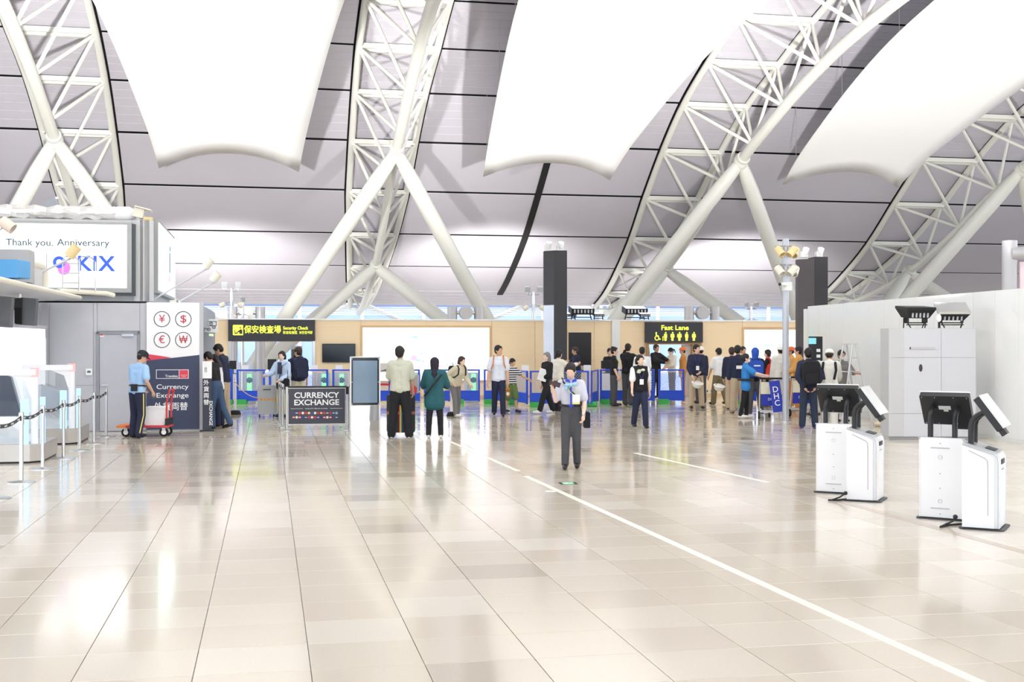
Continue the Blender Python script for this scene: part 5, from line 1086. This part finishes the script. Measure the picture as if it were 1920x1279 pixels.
    if 'lanyard' in wear or 'lanyard_y' in wear:
        lm = M('lanyard_yellow', (200, 220, 60), .6) if 'lanyard_y' in wear else M('lanyard_navy', (60, 66, 140), .6)
        pts = [tp(sd * x, y, z) for sd, x, y, z in ((-1, .0, .03, .835), (-1, .035, -.03, .83), (-1, .03, -.082, .75), (1, .0, -.09, .665))]; MB().path(pts, .006, 5).path([tp(.0, .03, .835), tp(.035, -.03, .83), tp(.03, -.082, .75), tp(0, -.09, .665)], .006, 5).build('lanyard', lm, T)
        MB().box(tp(0, -.094, .635), (.09, .012, .12)).build('badge', wht, T)
    return J
def backpack(label, J, mat, w_=.32, h_=.46, d_=.17, zc=.69, strap=None, yo=.075):
    T0 = J['T']; s = J['s']; c = J['tp'](0, yo, zc); mw = Matrix.Translation(T0.location) @ Matrix.Rotation(T0.rotation_euler.z, 4, 'Z')
    T = thing('backpack', label, 'backpack', mw @ c, T0.rotation_euler.z)
    pack = MB().prism(rrect(-w_ / 2, -h_ / 2, w_ / 2, h_ / 2, .08), 0, d_).build('main_bag', mat, T); MB().prism(rrect(-w_ * .38, -h_ * .42, w_ * .38, h_ * .02, .04), d_ - .01, d_ + .05).build('front_pocket', mat, T)
    MB().path([(-.05, .03, h_ / 2), (-.04, .03, h_ / 2 + .05), (.04, .03, h_ / 2 + .05), (.05, .03, h_ / 2)], .009, 6).build('grab_handle', dark, T)
    def lc(x, y, z): return J['tp'](x, y, z) - c
    for sd in (-1, 1): MB().path([lc(sd * .06, yo, .80), lc(sd * .068, .0, .858), lc(sd * .07, -.06, .82), lc(sd * .078, -.088, .74), lc(sd * .105, -.05, .67), lc(sd * .09, yo, .62)], .017, 6).build('shoulder_strap', strap or mat, T)
    return T
def at_hand(J, nm, fwd=.07):
    sh, e, wr, wv, sd = J['arms'][nm]; T0 = J['T']; mw = Matrix.Translation(T0.location) @ Matrix.Rotation(T0.rotation_euler.z, 4, 'Z'); return mw @ (wr + wv * fwd * J['s'])
c = {k: cloth(k, v) for k, v in dict(blue_polo=(168, 206, 246), navy=(40, 46, 70), black=(30, 30, 34), charcoal=(78, 78, 82), white=(246, 246, 246), khaki=(196, 176, 148), sage=(198, 200, 182), teal=(40, 92, 100), lblue=(196, 214, 242), jeans=(66, 88, 120),
     beige=(214, 206, 178), cream=(240, 234, 220), olive=(128, 114, 84), green=(104, 128, 72), sky=(58, 140, 214), royal=(48, 88, 190), red=(220, 66, 60), orange=(222, 164, 92), orange2=(204, 138, 70), lgrey=(206, 206, 214), grey=(118, 116, 114), polo=(226, 234, 246), offwhite=(232, 230, 222), plum=(46, 40, 52)).items()}
ws = M('shoe_white', (236, 232, 228), .6); bs = M('shoe_brown', (90, 70, 60), .6); blu_s = M('shoe_blue', (90, 90, 170), .6)
# 1 porter
J = person('porter in a light blue polo and dark cap bowed over the platform truck', 257, 822, 1.74, 155, (c['blue_polo'], .72, .53, .014), (c['navy'], 2.0, .016), 'cap', M('cap_navy', (34, 36, 48), .7), 1, lean=6, head=(-35, 22), armL=(20, 10, 60, -10), armR=(-8, 18, 45, 0), legL=(6, 4, -6, 2), legR=(2, 4, -16, 2))
for nm in ('R',):
    h0, k, an = J['legs'][nm]; MB().path([h0 + Vector((-.115, .03, 0)), k + Vector((-.085, .04, 0)), an + Vector((-.06, .035, .02))], .012, 5).build('yellow_stripe', M('stripe_yellow', (232, 214, 120), .6), J['T'])
MB().path([J['tp'](.1 * math.cos(a), .072 * math.sin(a), .595) for a in [math.pi * q / 8 for q in range(17)]], .018, 6).build('belt', M('belt_brown', (52, 40, 40), .5), J['T']); MB().box(J['tp'](-.05, .11, .565), (.12, .06, .14)).build('belt_pouch', dark, J['T'])
# 2 three customers at the booth
person('dark haired man in a black tee and jeans leaning at the currency booth', 406, 805, 1.72, 250, (c['black'], .75, .54), (c['jeans'], 2.0, .012), 'short', None, 1, lean=12, head=(0, 28), armL=(40, 5, 95, 0), armR=(35, 5, 95, 0), legL=(8, 3, -6, 2), legR=(-14, 3, -28, 2))
person('long haired woman in a white top behind the totem sign', 411, 800, 1.62, 268, (c['white'], .8, .53, .014), (c['navy'], 2.0, .014), 'long', None, 2, lean=5, head=(0, 20), armL=(35, 5, 80, 0), armR=(30, 5, 70, 0))
person('tall man in a dark jacket and beige trousers at the currency booth', 421, 791, 1.86, 262, (c['navy'], 1.9, .50, .018, 'jacket'), (c['khaki'], 2.0, .014), 'short', None, 1, lean=6, head=(10, 28), armL=(40, 4, 80, 0), armR=(30, 4, 70, 0), shoe=ws)
# 3-4 suitcase couple
J = person('woman in a light blue shirt holding the grey suitcase handle', 529, 783, 1.66, -14, (c['lblue'], 1.9, .50, .018), (c['beige'], 2.0, .014), 'bob', None, 2, armR=(35, 12, 82, 12), armL=(12, 6, 60, -30)); MB().prism([(-.06, 0), (.06, 0), (.05, .3), (-.05, .3)], -.165, -.14).build('blouse_front', M('blouse_print', (70, 72, 96), .8, var=.5, scale=30), J['T'], loc=(0, 0, 1.08 + .03))
T = thing('shoulder_bag', 'black shoulder bag hanging from the woman in light blue', 'bag', J['T'].location + Vector((.06, -.2, .72)), 0); MB().prism(rrect(-.16, 0, .16, .28, .06), -.05, .05).build('bag_body', c['black'], T); MB().path([(-.1, 0, .27), (-.02, .02, .6), (.1, .12, .68), (.12, .0, .27)], .01, 6).build('strap', dark, T)
J = person('man with a navy backpack standing behind the CURRENCY EXCHANGE banner', 559, 780, 1.76, 205, (c['navy'], .75, .5, .016), (c['beige'], 2.0, .014), 'short', hair_br, 1, head=(35, 0), armL=(5, 12, 30, 4), armR=(5, 12, 12, 4)); backpack('big navy backpack worn behind the CURRENCY EXCHANGE banner', J, c['navy'], .36, .52, .2)
# 5-6 pair seen from behind
J = person('man in a sage tee and black trousers seen from behind', 750, 823, 1.82, 184, (c['sage'], .82, .50, .018), (c['black'], 2.0, .02), 'short', None, 1, build=1.06, head=(-12, -8), armL=(24, 6, 75, -8), armR=(20, 10, 28, 4), legL=(3, 7, -2, 5), legR=(2, 8, -3, 5), shoe=ws, vox=.013)
person('woman in a dark headscarf and teal tunic seen from behind', 815, 822, 1.59, 180, (c['teal'], 1.5, .36, .03, 'tunic'), (c['black'], 2.0, .01), 'hijab', c['plum'], 1, head=(0, -4), armL=(30, 14, 75, 8), armR=(30, 14, 75, 8), legL=(2, 6, -1, 2), legR=(1, 6, -1, 2), shoe=ws, vox=.013)
MB().path([(-.14, .1, 1.28), (0, .175, 1.1), (.13, .17, .93), (.2, .05, .86)], .022, 6).build('crossbody_strap', dark, LAST[0] if True else None)
# 7 bending woman
J = person('short haired woman in a beige jacket bending forward with a backpack', 853, 783, 1.60, 42, (c['beige'], 1.9, .50, .018, 'jacket'), (c['grey'], 2.0, .014), 'bob', hair_br, 2, lean=26, head=(15, 5), armL=(30, 8, 75, 0), armR=(-25, 20, 55, -20), legL=(4, 3, -10, 2), legR=(18, 3, 6, 2), shoe=ws); backpack('dark backpack worn by the bending woman in beige', J, c['black'], .28, .36, .12)
# 8-9 walking man and boy
J = person('man in a pale polo and dark trousers walking with orange backpack straps', 935, 781, 1.82, 0, (c['polo'], .75, .53, .016), (c['navy'], 2.0, .014), 'short', None, 1, head=(48, 0), armL=(10, 8, 22, 4), armR=(6, 14, 14, 6), legL=(16, 3, 2, 2), legR=(-6, 3, -24, 2)); backpack('dark backpack with orange straps worn by the man in a pale polo', J, c['navy'], strap=M('strap_rust', (224, 130, 64), .6))
J = person('boy in a black and white striped tee and green shorts', 959, 774, 1.46, 40, (M('striped_tee', (240, 240, 240), .85), .75, .5, .016), (c['green'], .95, .024), 'short', None, 1, head=(10, 15), armL=(38, 25, 60, 25), legL=(14, 3, 4, 2), legR=(-8, 3, -18, 2), shoe=M('shoe_navy', (40, 44, 60), .6))
m_ = MATS['striped_tee']; nt = m_.node_tree; wv_ = nt.nodes.new('ShaderNodeTexWave'); wv_.bands_direction = 'Z'; wv_.inputs['Scale'].default_value = 5.2; tcx = nt.nodes.new('ShaderNodeTexCoord'); rp = nt.nodes.new('ShaderNodeValToRGB'); rp.color_ramp.interpolation = 'CONSTANT'; rp.color_ramp.elements[1].position = .5; rp.color_ramp.elements[0].color = (.02, .02, .02, 1); rp.color_ramp.elements[1].color = (.85, .85, .85, 1)
nt.links.new(tcx.outputs['Object'], wv_.inputs['Vector']); nt.links.new(wv_.outputs['Fac'], rp.inputs[0]); nt.links.new(rp.outputs[0], nt.nodes['Principled BSDF'].inputs['Base Color'])
T = thing('plush_toy', 'small brown plush toy held between the polo man and the boy', 'toy', at_hand(J, 'R') + Vector((0, -.05, -.1)), 0); MB().sph((0, 0, 0), (.07, .06, .09)).build('toy_body', M('plush', (190, 130, 70), .9), T); MB().sph((0, -.02, .12), .06).build('toy_head', M('plush', (190, 130, 70), .9), T); MB().sph((0, -.06, .0), (.04, .02, .05)).build('toy_belly', wht, T)
# 10-12 group before the black column
J = person('silver haired woman in a black jacket striding left with white papers', 1026, 776, 1.66, 300, (c['black'], 1.5, .47, .02, 'jacket'), (c['black'], 1.95, .02), 'long', hair_g, 2, armL=(8, 6, 62, -42), armR=(-4, 10, 10, 6), legL=(26, 2, 18, 2), legR=(-14, 2, -24, 2), shoe=ws, head=(10, 0)); q = at_hand(J, 'L'); T = thing('paper_sheaf', 'white sheaf of papers held by the silver haired woman', 'papers', q + Vector((.15, -.08, .08)), R(20)); MB().box((0, 0, .06), (.26, .02, .32), mat=Matrix.Rotation(R(18), 3, 'Y')).build('sheet_stack', wht, T); MB().box((0, -.012, .06), (.22, .004, .26), mat=Matrix.Rotation(R(18), 3, 'Y')).build('top_sheet', M('paper_top', (238, 238, 240), .7), T)
J = person('dark haired woman in a cream sweater behind the silver haired woman', 1047, 772, 1.68, 130, (c['cream'], 1.9, .5, .018), (c['plum'], 2.0, .014), 'bob', None, 1, armR=(60, 5, 110, 10), armL=(55, 5, 120, 5))
J = person('photographer in dark clothes with a camera behind the fence', 1083, 749.5, 1.72, 285, (c['navy'], .9, .5, .016), (c['black'], 2.0), 'short', hair_br, 1, lean=6, armL=(45, 8, 110, -15), armR=(45, 8, 110, -15)); q = at_hand(J, 'L'); T = thing('photo_camera', 'black camera held by the photographer behind the fence', 'camera', q + Vector((-.06, 0, .06)), R(-75)); MB().box((0, 0, 0), (.14, .07, .1)).build('camera_body', dark, T); MB().cyl((0, -.03, 0), (0, -.14, 0), .042, n=14).build('lens', dark, T); MB().box((0, 0, .06), (.05, .05, .03)).build('viewfinder', dark, T)
# 13 main woman
vst = M('blouse_stripe', (208, 208, 220), .8, var=.12, scale=40, stretch=(8, 8, .5))
J = person('young woman in a grey blouse and slacks walking with a phone, looking down', 1071, 879, 1.60, -4, (vst, .8, .545, .013, 'blouse'), (c['charcoal'], 1.98, .012), 'bun', None, 2, head=(-8, 28), armR=(12, 16, 152, 12), armL=(8, 10, 30, -4), legL=(5, 2, -14, 1), legR=(12, 2, 4, 1), vox=.0105, curl=50)
tp = J['tp']; JT = J['T']; bb = M('trim_blue', (52, 76, 200), .6)
for sd in (-1, 1): MB().prism([(0, 0), (.07 * sd, .02), (.075 * sd, .075), (.01 * sd, .045)], -.012, .012).build('collar', bb, JT, loc=tp(sd * .008, -.075, .815))
MB().path([tp(0, -.082, .80), tp(0, -.089, .74), tp(0, -.086, .64), tp(0, -.084, .575)], .013, 6).build('placket', bb, JT)
sc_m = M('scarf_blue', (164, 210, 238), .7, var=.1, scale=30); mb = MB(); [mb.sph(tp(x, -.097, .795 + z), (.05, .028, .026), 10, 6) for x, z in ((-.035, .0), (.03, .006))]; mb.sph(tp(0, -.105, .795), (.025, .025, .03), 10, 6); mb.sph(tp(-.045, -.095, .772), (.028, .02, .045), 8, 6); mb.build('neck_scarf', sc_m, JT)
MB().path([tp(.096 * math.cos(a), .066 * math.sin(a), .598) for a in [math.pi * q / 10 for q in range(21)]], .017, 6).build('belt', dark, JT); MB().box(tp(0, -.073, .598), (.075, .02, .03)).build('belt_buckle', bb, JT)
for sd in (-1, 1): MB().path([tp(sd * .02, -.085, .80), tp(sd * .04 + .02, -.1, .735), tp(.045, -.105, .69)], .006, 5).build('lanyard', M('lanyard_lime', (206, 224, 130), .6), JT)
MB().box(tp(.05, -.112, .66), (.11, .012, .14)).build('badge', wht, JT); MB().box(tp(.05, -.113, .625), (.108, .014, .03)).build('badge_stripe', M('badge_yellow', (244, 232, 150), .6), JT)
sh, e, wr, wv, sd = J['arms']['L']; e2 = sh + (e - sh) * .86; MB().cyl(sh + (e - sh) * .78, e2, .064, .06, 14).build('sleeve_cuff', M('cuff_blue', (110, 190, 232), .7), JT); MB().cyl(wr - wv * .02, wr + wv * .005, .034, .034, 14).build('wristwatch', M('watch_steel', (160, 165, 170), .25, .8), JT)
q = at_hand(J, 'R', .05); T = thing('mobile_phone', 'black phone held to the ear by the walking woman', 'phone', q + Vector((.055, -.03, -.01)), 0); MB().box((0, 0, 0), (.17, .03, .075), mat=Matrix.Rotation(R(18), 3, 'Y')).build('casing', dark, T); MB().box((0, -.017, 0), (.14, .004, .055), mat=Matrix.Rotation(R(18), 3, 'Y')).build('back_cover', M('phone_maroon', (70, 40, 46), .35), T)
T = thing('shoulder_bag', 'small black shoulder bag at the hip of the walking woman', 'bag', JT.location + Vector((.24, .06, .62)), 0); MB().prism(rrect(-.05, 0, .05, .24, .02), -.1, .1).build('bag_body', c['black'], T); MB().path([(0, -.05, .22), (-.08, -.14, .36), (-.2, -.17, .52), (-.36, -.14, .70), (-.38, .0, .76), (-.2, .12, .6), (0, .06, .22)], .013, 6).build('strap', dark, T)
# 14-17 staff before the pilaster
person('man in a black polo with a yellow lanyard facing right', 1151, 762, 1.74, 80, (c['black'], .8, .52, .016), (c['charcoal'], 2.0, .02), 'curly', None, 0, armR=(8, 6, 22, 4), armL=(5, 6, 20, 4), wear=('lanyard_y',))
person('man in black shading his face with a raised arm', 1177, 761, 1.84, 150, (c['black'], 1.9, .52, .016), (c['charcoal'], 2.0, .02), 'short', None, 0, armL=(70, 20, 165, -10), armR=(70, 15, 95, 15), head=(10, 0), legL=(6, 3, 2, 2), legR=(-4, 6, -14, 3))
person('man in a white short sleeved shirt behind the vest woman', 1204, 763, 1.74, 175, (c['white'], .8, .53, .016), (c['black'], 2.0), 'short', None, 1)
person('man half hidden behind the black monitor by the pilaster', 1143, 750, 1.68, 20, (c['black'], .8), (c['black'],), 'short', None, 0)
J = person('woman in a black vest and white blouse walking toward the viewer', 1200, 803, 1.62, 8, (c['white'], .85, .55, .015, 'blouse'), (c['navy'], 1.96, .016), 'bob', None, 2, vest=(c['black'], .02), armR=(22, 10, 34, 8), armL=(-12, 10, -2, 6), legL=(14, 3, 2, 2), legR=(-6, 3, -20, 2), head=(20, -4), wear=('lanyard',)); mb = MB(); [mb.sph(J['tp'](x, -.09, .80 + z), (.05, .03, .03), 10, 6) for x, z in ((-.03, -.01), (.02, .0), (-.04, -.03))]; mb.build('neck_scarf', M('scarf_print', (214, 216, 196), .7, var=.3, scale=40), J['T'])
# 18 people inside the fast lane gate
person('person in black with dark hair inside the fast lane gate', 1230, 747, 1.80, 40, (c['black'], 1.9, .5, .02), (c['black'],), 'short', None, 3, armL=(60, 6, 80, -30), armR=(50, 6, 80, -30))
person('woman in a white top with tied hair inside the fast lane gate', 1260, 744, 1.68, 300, (c['cream'], 1.2, .5, .02), (c['grey'],), 'tail', None, 2, head=(0, 25), armL=(20, 6, 70, -20), armR=(20, 6, 60, -20))
person('worker in orange with an orange helmet inside the fast lane gate', 1281, 747, 1.70, 270, (c['orange2'], 1.9, .5, .02), (c['orange2'],), 'helmet', M('helmet_orange', (232, 110, 56), .4), 1)
# 19-21
J = person('man in a navy work jacket and tan trousers holding a white helmet', 1306, 767, 1.82, 2, (c['navy'], 1.75, .5, .018, 'jacket'), (c['khaki'], 2.0, .02), 'short', None, 0, armR=(10, 10, 35, -14), armL=(10, 10, 55, -38), head=(35, 0), legL=(2, 6, -2, 4), legR=(1, 7, -2, 4), wear=('lanyard',)); q = at_hand(J, 'R')
def loose_helmet(label, q):
    T = thing('safety_helmet', label, 'helmet', q, R(20)); MB().lathe([(.15, 0), (.148, .05), (.13, .1), (.1, .135), (.05, .155), (.005, .16)], (0, 0, -.06), 20, 0, Matrix.Rotation(R(200), 3, 'X')).build('shell', M('helmet_white', (246, 244, 236), .3), T); MB().lathe([(.155, -.005), (.175, 0), (.155, .01)], (0, 0, -.06), 20, 0, Matrix.Rotation(R(200), 3, 'X')).build('brim', M('helmet_white', (246, 244, 236), .3), T); MB().path([(-.12, 0, -.04), (-.05, -.05, .09), (.05, -.05, .09), (.12, 0, -.04)], .008, 5).build('strap', dark, T)
loose_helmet('white safety helmet held by the man in a navy work jacket', q + Vector((.1, -.1, -.04)))
person('person with a white helmet half hidden behind the navy work jacket', 1314, 757, 1.74, 200, (c['navy'], 1.9, .5, .018), (c['charcoal'],), 'helmet', M('helmet_white', (246, 244, 236), .3), 1)
J = person('man in a white tee and olive trousers walking away', 1348, 760, 1.72, 205, (c['white'], .78, .52, .018), (c['olive'], 2.0, .024), 'short', None, 1, legL=(14, 3, 4, 2), legR=(-12, 3, -24, 2), armL=(18, 8, 26, 4), armR=(-14, 8, -4, 4))
J = person('man in a navy jacket with white back print and tan trousers', 1384, 775, 1.80, 185, (c['navy'], 1.8, .5, .02, 'jacket'), (c['khaki'], 2.0, .022), 'short', None, 1, head=(-40, 0), legL=(4, 5, -2, 3), legR=(8, 6, -4, 4)); text('KEIJI', .11, wht, J['T'], J['tp'](0, .104, .66), (R(90), 0, R(180))) if False else MB().box(J['tp'](0, .098, .68), (.2, .012, .09)).build('back_print', wht, J['T'])
J = person('balding man in a navy jacket beside the white tee', 1372, 768, 1.74, 170, (c['navy'], 1.8, .5, .018, 'jacket'), (c['khaki'], 2.0, .02), 'short', hair_br, 1); loose_helmet('white safety helmet held low beside the navy jackets', at_hand(J, 'L') + Vector((-.12, -.05, -.02)))
person('man looking over the navy jackets toward the light box', 1393, 753, 1.74, 30, (c['navy'], 1.9), (c['black'],), 'short', None, 1)
# 22-26
J = person('woman in a bright blue tee and face mask pointing right', 1398, 785, 1.60, 78, (c['sky'], .85, .42, .02), (c['black'], 2.0, .008), 'bun', None, 2, armR=(55, 5, 78, 5), armL=(45, 6, 75, 0), wear=('mask',), legL=(4, 3, -2, 2), legR=(-8, 3, -12, 2), shoe=ws); MB().path([J['tp'](.125 * math.cos(a), .115 * math.sin(a), .6) for a in [math.pi * q / 8 for q in range(17)]], .03, 6).build('waist_pouch', dark, J['T'])
J = person('man in a blue hood and blue backpack vest seen from behind', 1416, 779, 1.74, 178, (c['black'], 1.0, .5, .018), (c['charcoal'], 2.0, .02), 'hood', c['royal'], 1, legL=(3, 6, -2, 4), legR=(3, 7, -3, 4), shoe=M('shoe_cream', (226, 214, 196), .6)); backpack('flat royal blue backpack on the man in a blue hood', J, c['royal'], .36, .44, .1); MB().box(J['tp'](0, .19, .74), (.17, .01, .03)).build('reflective_strip', wht, J['T'])
person('dark haired woman with a red bag facing left by the light box', 1440, 762, 1.66, 250, (c['black'], 1.2, .5, .02), (c['black'],), 'bob', None, 2, vest=(c['red'], .022), armL=(30, 6, 70, 0))
person('man in a white helmet and white work shirt behind the spotlight pole', 1464, 769, 1.78, 190, (c['offwhite'], 1.9, .5, .024), (c['offwhite'], 2.0, .024), 'helmet', M('helmet_white', (246, 244, 236), .3), 1, build=1.1)
person('worker in an orange uniform facing left beside the orange helmet', 1498, 770, 1.76, 250, (c['orange'], 1.9, .5, .026), (c['orange2'], 2.0, .03), 'short', None, 1, build=1.08, armL=(20, 6, 70, -10))
person('worker in an orange uniform with an orange helmet by the hoarding', 1484, 763, 1.74, 265, (c['orange'], 1.9, .5, .024), (c['orange2'], 2.0, .024), 'helmet', M('helmet_orange', (232, 110, 56), .4), 3)
J = person('man in navy with a black backpack, hands clasped behind his back', 1516, 804, 1.76, 178, (c['navy'], 1.9, .5, .022, 'jacket'), (M('cloth_navy2', (44, 54, 74), .85), 2.0, .018), 'short', None, 1, armL=(-18, 14, -16, -28), armR=(-18, 14, -16, -28), legL=(3, 5, 0, 3), legR=(2, 6, 0, 4), shoe=blu_s); backpack('large black backpack on the man with clasped hands', J, c['black'], .36, .52, .2)
J = person('worker in white with a white helmet and black straps by the stepladder', 1555, 803, 1.74, 165, (c['offwhite'], 1.9, .5, .024), (c['offwhite'], 2.0, .026), 'helmet', M('helmet_white', (246, 244, 236), .3), 1, lean=8, head=(0, 15), armL=(40, 6, 80, 0), armR=(40, 6, 80, 0)); [MB().path([J['tp'](sd * .07, -.05, .85), J['tp'](sd * .075, .06, .82), J['tp'](sd * .085, .11, .72), J['tp'](sd * .06, .112, .60)], .03, 6).build('harness_strap', c['black'], J['T']) for sd in (-1, 1)]
person('masked man in grey standing behind the stepladder', 1577, 792, 1.70, 10, (c['grey'], 1.2, .5, .02), (c['charcoal'],), 'short', None, 3, wear=('mask',), armL=(50, 6, 85, 10))
# ------------------------------------------------------------------ finish remeshed figures in one evaluation
dg = bpy.context.evaluated_depsgraph_get(); dg.update()
done = []
for o, ex in FIN: done.append(bpy.data.meshes.new_from_object(o.evaluated_get(dg)))
for (o, ex), me in zip(FIN, done):
    mats = list(o.data.materials); o.modifiers.clear()
    if ex:
        tmp = ex[0].mesh('x', ex[1], 50); bm = bmesh.new(); bm.from_mesh(me); bm.from_mesh(tmp); bm.to_mesh(me); bm.free(); bpy.data.meshes.remove(tmp); mats = ex[1]
    me.materials.clear()
    for m in mats: me.materials.append(m)
    me.name = o.name; o.data = me; me.shade_smooth()
